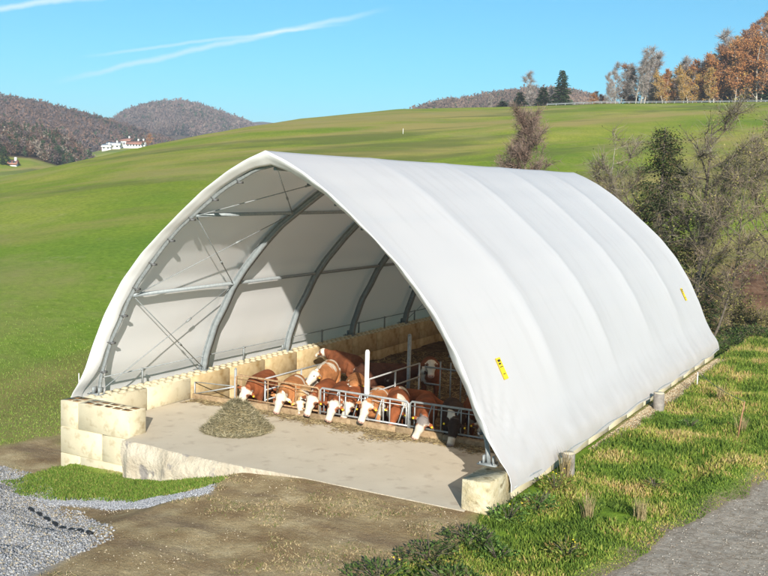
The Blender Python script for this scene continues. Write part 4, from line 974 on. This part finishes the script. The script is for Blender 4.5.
for u, v, h, n, sp_, fl, cc, lb in [
    (535, 512, .50, 420, .45, 0, WG, 'broad-leaved bright green weed below the right skirt corner'), (508, 522, .42, 300, .38, 2, WG, 'leafy green weed with a yellow flower beside the weathered corner block'),
    (482, 548, .38, 260, .32, 0, WG, 'low green weed in the dark grass at the yard edge'), (556, 492, .5, 300, .42, 3, WO, 'yellow-green weed with small yellow flowers under the skirt'),
    (430, 562, .36, 520, .6, 0, WSHADE, 'bramble tangle with shadow-coloured leaves at the lower yard edge'), (468, 545, .40, 420, .5, 0, WSHADE, 'bramble with shadow-coloured leaves spilling from the bank beside the corner block'),
    (378, 580, .3, 420, .6, 2, WSHADE, 'weed with yellow flowers and shadow-coloured leaves at the bottom of the picture'), (566, 558, .34, 260, .35, 2, WO, 'yellowish flowering weed in the middle of the bank'),
    (498, 562, .36, 300, .4, 0, WG, 'rounded green weed near the bottom of the bank'), (655, 490, .3, 220, .3, 0, WO, 'ochre coloured weed beside the track'), (690, 428, .3, 240, .35, 0, WG, 'green weed below the leaning brown stake'),
    (450, 590, .4, 520, .6, 0, WSHADE, 'bramble with shadow-coloured leaves at the bottom edge left of the bank')]:
    g = G(u, v); weed(tuple(g), h, n, lb, cc, sp_, fl)
for u, v, h, lb in [(566, 478, .75, 'tall dry grass stalk clump beside the front wooden post'), (588, 520, .6, 'straw coloured stalk clump in the middle of the bank'), (742, 432, .5, 'brown dead grass clump at the foot of the leaning stake'), (640, 520, .5, 'pale dry stalk clump near the track edge'), (720, 398, .5, 'dry stalk clump behind the leaning stake')]:
    g = G(u, v); n = 60; a = rng.uniform(0, 6.28, n); d = np.stack([np.cos(a)*.35, np.sin(a)*.35, np.ones(n)], 1)*h*rng.uniform(.5, 1.1, (n, 1)); b = rng.normal(0, .06, (n, 3))*[1, 1, 0]; s = np.stack([-np.sin(a), np.cos(a), a*0], 1)*.006
    V = np.stack([b-s, b+s, b+d*[.4, .4, .6]+s, b+d*[.4, .4, .6]-s, b+d], 1).reshape(-1, 3); o5 = np.arange(n)[:, None]*5
    o = np_mesh('dry_grass_clump', V, [o5+[0, 1, 2, 3], o5+[3, 2, 4]], M['grass'], col=np.repeat(np.array([(.42, .33, .17)])*rng.uniform(.7, 1.2, (n, 1)), 5, 0)); o.location = tuple(g); setprops(o, lb, 'dry grass')
# ------------------------------------------------------------------ trees
def strands_np(c, d, w_):
    n = len(c); s = np.cross(d, rng.normal(0, 1, (n, 3))); s /= np.linalg.norm(s, axis=1)[:, None]+1e-9; s = s*w_
    return np.stack([c-s, c+s, c+d+s*.4, c+d-s*.4], 1).reshape(-1, 3)
def bare_tree(name, h, r, seed, bark='bark', crown_w=.35, first=.25, nl=16, twigs=1400, tw=.012, tcol=((.2, .15, .11),), leaves=0, lcol=((.4, .2, .05),), leaf=.1, lean=(0, 0), fork=0, label=None, cat='tree', group=None, up=.6, tl=.9, nsub=4):
    R_ = np.random.default_rng(seed); e = empty(name, label=label, cat=cat, group=group); mb = MB(); ends = []
    def limb(p, d, L_, r0, k=5):
        P_ = [p]; d = d/np.linalg.norm(d)
        for i in range(k):
            d = d+R_.normal(0, .16, 3)+[0, 0, .10*up]; d /= np.linalg.norm(d); P_.append(P_[-1]+d*L_/k)
        P_ = np.array(P_); mb.tube(P_, np.linspace(r0, r0*.25, k+1), 6 if r0 > .04 else 4, cap=False); ends.append(P_); return P_
    stems = []
    base = np.array([0, 0, -.4]); k = 9; P_ = [base]; d = np.array([lean[0], lean[1], 1.])
    for i in range(k): d = d+R_.normal(0, .07, 3)*[1, 1, .2]; P_.append(P_[-1]+d/np.linalg.norm(d)*(h+.4)/k)
    T_ = np.array(P_); mb.tube(T_, r*(1-np.linspace(0, 1, k+1)*.85)*np.array([1.3]+[1]*k), 9, cap=False); stems.append(T_)
    for f in range(fork):
        i0 = R_.integers(1, 3); a = R_.uniform(0, 6.28); d = np.array([math.cos(a)*.45, math.sin(a)*.45, 1]); Q_ = [T_[i0]]
        for i in range(7): d = d+R_.normal(0, .08, 3); Q_.append(Q_[-1]+d/np.linalg.norm(d)*h*.75/7)
        Q_ = np.array(Q_); mb.tube(Q_, np.linspace(r*.65, r*.12, 8), 7, cap=False); stems.append(Q_)
    for T2 in stems:
        for i in range(int(nl/len(stems))+1):
            t = first+(1-first)*(i+R_.random())/(nl/len(stems)+1); t = min(t, .98); j = t*(len(T2)-1); p = np.array([np.interp(j, np.arange(len(T2)), T2[:, q]) for q in range(3)])
            a = R_.uniform(0, 6.28); L_ = h*crown_w*(1.15-t*.75)*R_.uniform(.6, 1.2); B = limb(p, np.array([math.cos(a), math.sin(a), up*R_.uniform(.3, 1.3)]), L_, r*.38*(1.1-t*.8))
            for q in range(nsub):
                jj = R_.uniform(1.2, 5); pb = np.array([np.interp(jj, np.arange(6), B[:, z_]) for z_ in range(3)]); dd = (B[-1]-B[0]); dd = dd/np.linalg.norm(dd)+R_.normal(0, .55, 3); limb(pb, dd, L_*.5*R_.uniform(.5, 1.1), r*.12, 4)
    mb.build('trunk', M[bark], e, smooth=True)
    A = np.concatenate([P_[:-1] for P_ in ends]); B = np.concatenate([P_[1:] for P_ in ends]); j = R_.integers(0, len(A), twigs); t = R_.random((twigs, 1)); c = A[j]*(1-t)+B[j]*t
    dr = B[j]-A[j]; dr /= np.linalg.norm(dr, axis=1)[:, None]; d = dr*.7+R_.normal(0, .75, (twigs, 3))+[0, 0, .15]; d = d/np.linalg.norm(d, axis=1)[:, None]*tl*R_.uniform(.3, 1.1, (twigs, 1))
    V = strands_np(c, d, tw); cc = np.repeat(np.array(tcol)[R_.integers(0, len(tcol), twigs)]*R_.uniform(.7, 1.3, (twigs, 1)), 4, 0)
    if leaves:
        k = R_.integers(0, twigs, leaves); c2 = c[k]+d[k]*R_.uniform(.2, 1.1, (leaves, 1))+R_.normal(0, .05, (leaves, 3)); d2 = R_.normal(0, 1, (leaves, 3)); d2 = d2/np.linalg.norm(d2, axis=1)[:, None]*leaf
        V2 = strands_np(c2, d2, leaf*.45); V = np.concatenate([V, V2]); cc = np.concatenate([cc, np.repeat(np.array(lcol)[R_.integers(0, len(lcol), leaves)]*R_.uniform(.6, 1.4, (leaves, 1)), 4, 0)])
    np_mesh('crown', V, np.arange(len(V)).reshape(-1, 4), M['leaf'], e, col=cc)
    return e
def conifer(name, h, w_, seed, n=2600, label=None, group=None, cols=((.022, .045, .014), (.035, .065, .02), (.05, .08, .025)), leaf=.35, sparse=.0, cat='conifer', lean=0.):
    R_ = np.random.default_rng(seed); e = empty(name, label=label, cat=cat, group=group); mb = MB(); mb.tube([(0, 0, -.4), (lean*.5, 0, h*.5), (lean, 0, h)], [h*.016, h*.010, h*.002], 8)
    V = []; col = []; nb = int(h*9); 
    for i in range(nb):
        t = ((i+R_.random())/nb); z = h*(.06+.93*t); L_ = w_*(1-t)**.85*R_.uniform(.55, 1.15)+.08*w_; a = i*2.4+R_.normal(0, .4)
        if R_.random() < sparse: continue
        k = max(6, int(n/nb*(1.3-t))); q = R_.random(k)**.7; dv = np.array([math.cos(a), math.sin(a), 0]); c = dv*(L_*q)[:, None]; c[:, 2] = z-.28*L_*q+.10*L_*q*q+.12*L_; c[:, 0] += lean*t
        c += R_.normal(0, .07*w_, (k, 3))*[1, 1, .5]; sd_ = np.array([-dv[1], dv[0], 0]); d = dv*.8+sd_*R_.uniform(-1, 1, (k, 1))+[0, 0, -.35]; d = d/np.linalg.norm(d, axis=1)[:, None]*leaf*R_.uniform(.5, 1.2, (k, 1))*(1.2-.6*t)
        V.append(strands_np(c, d, leaf*.22)); col.append(np.repeat(np.array(cols)[R_.integers(0, len(cols), k)]*R_.uniform(.7, 1.3, (k, 1)), 4, 0))
        mb.tube([(lean*t, 0, z), (dv[0]*L_*.8+lean*t, dv[1]*L_*.8, z-.18*L_)], [h*.003, h*.001], 4, cap=False)
    mb.build('trunk', M['bark'], e); V = np.concatenate(V); np_mesh('crown', V, np.arange(len(V)).reshape(-1, 4), M['leaf'], e, col=np.concatenate(col)); return e
def place(e, u, r, rz=0, sc=1., dz=0.):
    p = at_r(u, r); e.location = (p[0], p[1], p[2]-dz); e.rotation_euler = (0, 0, rz); e.scale = (sc,)*3 if np.isscalar(sc) else sc; return e
def h_to(u, v, r):   # height of a tree standing at (u, r) whose top shows at v
    return CAM[2]+ang_of(u, v)[1]*r-at_r(u, r)[2]
# trees just behind the shelter
BR = ((.26, .20, .14), (.34, .27, .19), (.18, .14, .10)); OL = ((.24, .22, .07), (.30, .26, .09), (.17, .17, .05))
place(bare_tree('bushy_tree', h_to(533, 121, 66), .10, 15, 'bark', .30, .42, 44, 12000, .010, ((.27, .19, .15), (.34, .25, .20), (.20, .14, .11)), 2600, ((.30, .18, .13), (.24, .15, .11)), .07, label='dense brownish bare tree with rounded crown showing above the shelter ridge', up=.9, tl=.7, nsub=7), 533, 66)
place(bare_tree('slender_tree', h_to(612, 136, 62), .07, 8, 'palebark', .24, .35, 14, 900, .012, BR, 200, OL, .08, label='thin pale bare tree behind the shelter between the two taller ones', up=.5), 613, 62, 1)
place(conifer('leaning_conifer', h_to(672, 127, 56), 4.0, 5, 34000, 'dark green conifer with ragged gaps beside the bare trees', leaf=.17, sparse=.14, cols=((.030, .050, .016), (.05, .075, .022), (.09, .10, .035), (.12, .09, .045))), 664, 56, 2)
place(bare_tree('tall_bare_tree', h_to(722, 114, 54), .19, 12, 'bark', .42, .24, 40, 12000, .007, ((.36, .31, .24), (.24, .19, .13), (.14, .11, .08)), 2600, OL, .09, lean=(.05, .10), fork=1, label='tall dark-trunked bare tree right of the shelter with pale upper branches', up=.8, tl=1.), 704, 54, .4)
place(bare_tree('leaning_bare_tree', h_to(768, 140, 52), .07, 17, 'bark', .34, .2, 22, 3600, .008, BR, 1400, OL, .09, lean=(.26, .15), label='thin bare tree leaning to the right edge of the picture', up=.7), 722, 52, 0)
place(bare_tree('thin_bare_tree', h_to(700, 150, 58), .09, 23, 'bark', .26, .2, 18, 3200, .008, BR, 1800, OL, .09, fork=2, label='thin bare tree close behind the conifer', up=1.), 690, 58, 2)
place(bare_tree('edge_bare_tree', h_to(800, 120, 56), .13, 27, 'bark', .36, .2, 24, 3600, .008, BR, 1800, OL, .09, fork=1, label='bare tree standing at the very right edge', up=.8), 795, 57, 2)
for i, (u, r, h, lb) in enumerate([(655, 58, 4.2, 'brown thicket at the foot of the dark conifer'), (686, 56, 4.5, 'tangled brown thicket between conifer and tall trunk'), (715, 59, 4.6, 'olive-brown thicket around the tall dark trunk'), (742, 62, 2.6, 'low olive thicket right of the tall trunk'), (775, 60, 2.6, 'bare brushwood at the right edge below the trees'), (632, 60, 4.0, 'dark brushwood just above the shelter roof edge')]):
    place(bare_tree('thicket', h, .04, 40+i, 'bark', .42, .05, 18, 2400, .008, BR, 3000, OL, .08, fork=5, label=lb, cat='thicket', up=1.1, tl=.7), u, r, i)
for i, (u, r, lb) in enumerate([(722, 46.5, 'undergrowth with leaves darkened as shade behind the rear right corner of the shelter'), (744, 48.5, 'undergrowth with leaves darkened as shade in the hollow beside the bank'), (768, 50, 'undergrowth with leaves darkened as shade at the right edge of the hollow')]):
    p_ = at_r(u, r); weed(tuple(p_), .8, 1100, lb, WSHADE+[(.06, .10, .03)], 1.1, 0, .10, 'undergrowth')  # low plants whose dark leaf colour also carries the shade of the hollow

# trees along the skyline road
PB = ((.46, .41, .37), (.36, .31, .28), (.28, .23, .20)); GO = ((.58, .34, .06), (.62, .42, .10), (.42, .25, .08)); OR = ((.50, .22, .07), (.40, .17, .06), (.55, .30, .11)); RB = ((.25, .13, .08), (.32, .18, .11))
kinds = {
 'birch': lambda h, s: bare_tree('bare_birch', h, .15, s, 'palebark', .22, .2, 18, 2300, .035, PB, 0, label='x', up=1.2, tl=1.4),
 'golden': lambda h, s: bare_tree('golden_tree', h, .18, s, 'palebark', .26, .12, 18, 1000, .05, PB, 5600, GO, .22, label='x', up=1., tl=1.5),
 'orange': lambda h, s: bare_tree('russet_tree', h, .18, s, 'palebark', .26, .12, 18, 1000, .05, RB, 5600, OR, .22, label='x', up=1., tl=1.5),
 'brown': lambda h, s: bare_tree('brown_tree', h, .18, s, 'bark', .26, .12, 18, 1900, .06, RB, 1500, OR, .2, label='x', up=1., tl=1.5),
 'spruce': lambda h, s: conifer('spruce', h, 2.6, s, 2600, 'x', leaf=.75)}
protos = {}
def skyline(kind, u, v, r, label, group, var=0):
    key = (kind, var); h = h_to(u, v, r)
    if key not in protos: protos[key] = (kinds[kind](14., 100+var+len(protos)*7), 14.); e = protos[key][0]
    else: e = copy_tree(protos[key][0])
    s = h/14.; place(e, u, r, rng.uniform(0, 6.28), (s*(.95+.35*rng.random()) if s > .8 else max(s, .55), s*1.15 if s > .8 else max(s, .55), s)); e['label'] = label; e['group'] = group; return e
g1 = 'lone trees on the skyline'
skyline('spruce', 559, 70, 306, 'tallest dark spruce standing alone on the skyline', g1).scale = (1.35, 1.35, h_to(559, 70, 306)/14)
for u, v, lb in ((541, 87, 'broad dark spruce touching the left side of the tallest spruce'), (518, 92, 'small rounded spruce left of the broad one on the skyline'), (501, 101, 'smallest dark spruce at the left of the skyline group')):
    e = skyline('spruce', u, v, 305, lb, g1); e.scale = (1.25, 1.25, h_to(u, v, 305)/14)
for u, v, lb in ((531, 74, 'tall thin leafless birch between two spruces on the skyline'), (548, 88, 'thin bare birch just left of the tallest spruce'), (487, 97, 'faint bare birch left of all the spruces on the skyline')): skyline('birch', u, v, 312, lb, g1, 1)
skyline('orange', 591, 98, 310, 'small orange shrub alone on the skyline', g1).scale = (.6, .6, .45)
skyline('brown', 602, 99, 311, 'small brown shrub at the left foot of the hilltop wood', g1).scale = (.5, .5, .4)
row = []
prof_u = [604, 609, 613, 618, 623, 628, 633, 637, 641, 646, 651, 655, 660, 664, 668, 672, 677, 681, 685, 690, 694, 698, 703, 707, 711, 715, 719, 724, 728, 732, 737, 741, 745, 749, 753, 757, 761, 765, 769, 776, 784, 792, 801, 812, 824]
prof_k = 'b b b b r s b b b b g b g o g b o g g g o g b g o r s b o o g o r s o b s r o o s r o r o'.split()
prof_v = np.interp(prof_u, [604, 612, 640, 660, 680, 700, 720, 740, 770, 830], [84, 70, 56, 62, 58, 60, 42, 38, 22, 24])
for k_, u_, v_ in zip(prof_k, prof_u, prof_v):
    row.append(({'b': 'birch', 'g': 'golden', 'o': 'orange', 'r': 'brown', 's': 'spruce'}[k_], u_, v_+{'b': 0, 'g': 13, 'o': 7, 'r': 4, 's': 9}[k_]+rng.uniform(-5, 7)))
kn = {'birch': 'pale bare birch', 'spruce': 'dark spruce', 'golden': 'golden-leaved tree', 'orange': 'russet-leaved tree', 'brown': 'brown bare tree'}; cnt = {}
for i, (k, u, v) in enumerate(row):
    cnt[k] = cnt.get(k, 0)+1
    skyline(k, u, v, 300+ (i*37 % 17), f'{ORD[cnt[k]-1]} {kn[k]} from the left at the front edge of the hilltop wood', 'trees at the edge of the hilltop wood', i % 3)
# guard rail on the skyline road
gr = empty('guard_rail', tuple(at_r(660, 290)), label='long grey guard rail along the skyline road in front of the wood', cat='guard rail'); o0 = np.array(gr.location)
us = np.linspace(545, 830, 64); pts = np.array([at_r(u, 289) for u in us])
mb = MB()
for dz in (.55, .80): mb.tube(pts-o0+[0, 0, dz], [(.025, .06)]*len(pts), 4, cap=False)
mb.build('rail', M['galvd'], gr)
for k in range(0, 64, 2):
    b = MB(); q_ = pts[k]-o0; b.box(q_-[.08, .08, .2], q_+[.08, .08, .85]); b.build('rail_post', M['galvd'], gr)

# ------------------------------------------------------------------ far woods (one mass per hill)
def wood_mass(name, label, n, sampler, h0, h1, cols, con=.08, ntri=22, ts=.15):
    xy = sampler(n); n = len(xy); z = H(xy[:, 0], xy[:, 1]); h = rng.uniform(h0, h1, n); isc = rng.random(n) < con+.5*np.maximum(0, fbm(xy[:, 0]*.012, xy[:, 1]*.012, 3, 14)-.12)
    ntri_ = ntri; u_ = rng.normal(0, 1, (n, ntri_, 3)); u_ /= np.linalg.norm(u_, axis=2)[..., None]; q = rng.random((n, ntri_, 1))**.4; c = u_*q
    t = (c[..., 2]+1)/2; wd = np.where(isc[:, None], (1.05-t)*.9, 1.)*h[:, None]*np.where(isc[:, None], .22, .34)
    P_ = np.stack([c[..., 0]*wd, c[..., 1]*wd, h[:, None]*(.12+.88*t)], -1)+np.stack([xy[:, 0], xy[:, 1], z], 1)[:, None]
    s = (h*ts)[:, None, None]; a = rng.normal(0, 1, (n, ntri_, 3))*s; b = rng.normal(0, 1, (n, ntri_, 3))*s; a[..., 2] *= 1.3
    V = np.stack([P_, P_+a, P_+b], 2).reshape(-1, 3)
    base = np.array(cols)[rng.integers(0, len(cols), n)]*(1+.5*fbm(xy[:, 0]*.01, xy[:, 1]*.01, 3, 33))[:, None]; base = np.where(isc[:, None], np.array([[.028, .048, .022]])*rng.uniform(.8, 1.5, (n, 1)), base)
    cc = np.repeat((base[:, None]*rng.uniform(.78, 1.22, (n, ntri_, 1))).reshape(-1, 3), 3, 0)
    o = np_mesh(name, V, np.arange(len(V)).reshape(-1, 3), M['farwood'], col=cc); return setprops(o, label, 'woodland', kind='stuff')
def samp(u0, u1, r0, r1, cond=None):
    def f(n):
        p, r = polar_pts(n, r0, r1, u0, u1, 1.3)
        k = woodmask(p[:, 0], p[:, 1]) > .5
        if cond: k &= cond(p, r)
        return p[k]
    return f
WB = [(.115, .075, .062), (.095, .068, .062), (.13, .080, .060), (.090, .072, .072), (.145, .085, .058)]
wood_mass('woodland', 'brown and russet autumn wood covering the long left hill', 8500, samp(-60, 300, 690, 930), 8, 12, WB, .05, 40, .09)
wood_mass('woodland', 'purplish bare wood on the round-topped far hill', 9000, samp(30, 330, 1180, 1490), 10, 15, [(.12, .085, .075), (.10, .075, .07), (.14, .09, .075), (.15, .11, .09)], .03, 24, .11)
wood_mass('woodland', 'mixed conifer and bare wood on the near left slope', 2600, samp(-60, 130, 400, 540), 4.5, 7.5, WB+[(.24, .2, .16)], .38, 110, .055)
wood_mass('woodland', 'brown wood on the low hill behind the skyline spruces', 5500, samp(380, 660, 700, 880), 7, 11, [(.16, .11, .08), (.13, .09, .07), (.20, .13, .09)], .03, 36, .09)
wood_mass('woodland', 'undergrowth of the autumn wood rising behind the hilltop tree row', 2600, samp(640, 850, 318, 440, lambda p, r: r < 436), 4, 6.5, [(.13, .08, .05), (.20, .11, .05), (.24, .15, .06), (.10, .08, .06)], .10, 110, .05)
pk = [k for k in protos]; n_ = 0
while n_ < 130:
    r_ = rng.uniform(322, 432); u_ = rng.uniform(646, 850)
    if u_ < 646+(r_-322)*.30: continue
    key = pk[rng.integers(len(pk))]
    if key[0] == 'orange' and rng.random() < .3: continue
    e = copy_tree(protos[key][0]); s_ = rng.uniform(.72, 1.05); place(e, u_, r_, rng.uniform(0, 6.28), (s_*1.2, s_*1.2, s_))
    e['label'] = kn[key[0]]+' in the mass of wood behind the front row of the hilltop trees'; e['group'] = 'trees inside the hilltop wood'; n_ += 1
# ------------------------------------------------------------------ farm houses far left
def house(u, r, L_, W_, hw, hr, rz, label, roof='rooftile', nwin=4):
    p = at_r(u, r); e = empty('farmhouse', tuple(p), rad(rz), label, 'house', 'buildings of the far farmstead')
    mb = MB(); mb.box((-L_/2, -W_/2, -3), (L_/2, W_/2, hw)); mb.add([(-L_/2, -W_/2, hw), (-L_/2, W_/2, hw), (-L_/2, 0, hw+hr), (L_/2, -W_/2, hw), (L_/2, W_/2, hw), (L_/2, 0, hw+hr)], T=[(0, 2, 1), (3, 4, 5)]); mb.build('wall', M['render'], e)
    a = MB(); o_ = .5; t = .25
    for s in (-1, 1):
        y1 = s*(W_/2+o_); z1 = hw-o_*hr/(W_/2)
        V = [(-L_/2-o_, y1, z1+.05), (L_/2+o_, y1, z1+.05), (L_/2+o_, 0, hw+hr+.05), (-L_/2-o_, 0, hw+hr+.05)]; V += [(x, y, z+t) for x, y, z in V]; a.add(V, [(0, 1, 2, 3), (7, 6, 5, 4), (0, 4, 5, 1), (1, 5, 6, 2), (2, 6, 7, 3), (3, 7, 4, 0)])
    rf = a.build('roof', M[roof], e); c = MB(); c.box((L_*.2, -.5, hw+hr-.6), (L_*.2+.8, .3, hw+hr+1.2)); c.build('chimney', M['render'], rf)
    for i in range(nwin):
        for s in (-1, 1):
            x = -L_/2+L_*(i+.5)/nwin; w_ = MB(); w_.box((x-.5, s*(W_/2)-.05, hw*.45), (x+.5, s*(W_/2)+.05, hw*.45+1.3)); w_.build('window', M['glass'], e)
house(127, 628, 6, 5, 4.4, 1.6, 20, 'tall white farmhouse with red roof at the middle of the far farmstead')
house(135, 624, 9, 5, 2.4, 1.9, 25, 'long low white house with red roof, rightmost at the far farmstead', nwin=5)
house(142, 636, 4, 4, 2.6, 1.4, 10, 'small white house with red roof behind the right end of the farmstead', nwin=3)
house(114, 622, 8, 5, 2.2, 1.6, 28, 'low white shed left of the tall farmhouse', 'render', 3)
house(107, 618, 5, 4, 2.0, 1.4, 28, 'smallest white shed at the left end of the farmstead', 'render', 2)
house(13, 395, 3, 2.5, .8, 1.2, 30, 'small dark red-roofed hut at the left edge beside a dark tree', nwin=2)
place(conifer('dark_tree', 7, 2.6, 71, 1500, 'dark rounded tree beside the small red-roofed hut', leaf=.6, cat='tree'), 4, 395)
place(bare_tree('farm_tree', 8, .15, 91, 'bark', .3, .2, 14, 900, .06, RB, 900, OR, .3, label='russet tree beside the right end of the far farmstead', tl=1.3), 149, 620)
# ------------------------------------------------------------------ haze
mb = MB(); mb.box((CAM[0]-3500, CAM[1]-3500, float(Z.min())-2), (CAM[0]+3500, CAM[1]+3500, 260))
hz = mb.build('haze', None); hm = bpy.data.materials.new('haze_air'); hm.use_nodes = True; nt = hm.node_tree; nt.nodes.remove(nt.nodes['Principled BSDF'])
pv = nt.nodes.new('ShaderNodeVolumePrincipled'); pv.inputs['Density'].default_value = .00026; pv.inputs['Color'].default_value = (.80, .88, 1, 1); nt.links.new(pv.outputs[0], nt.nodes['Material Output'].inputs['Volume'])
hz.data.materials.append(hm); setprops(hz, 'thin bluish haze over the valley', 'haze', kind='stuff')
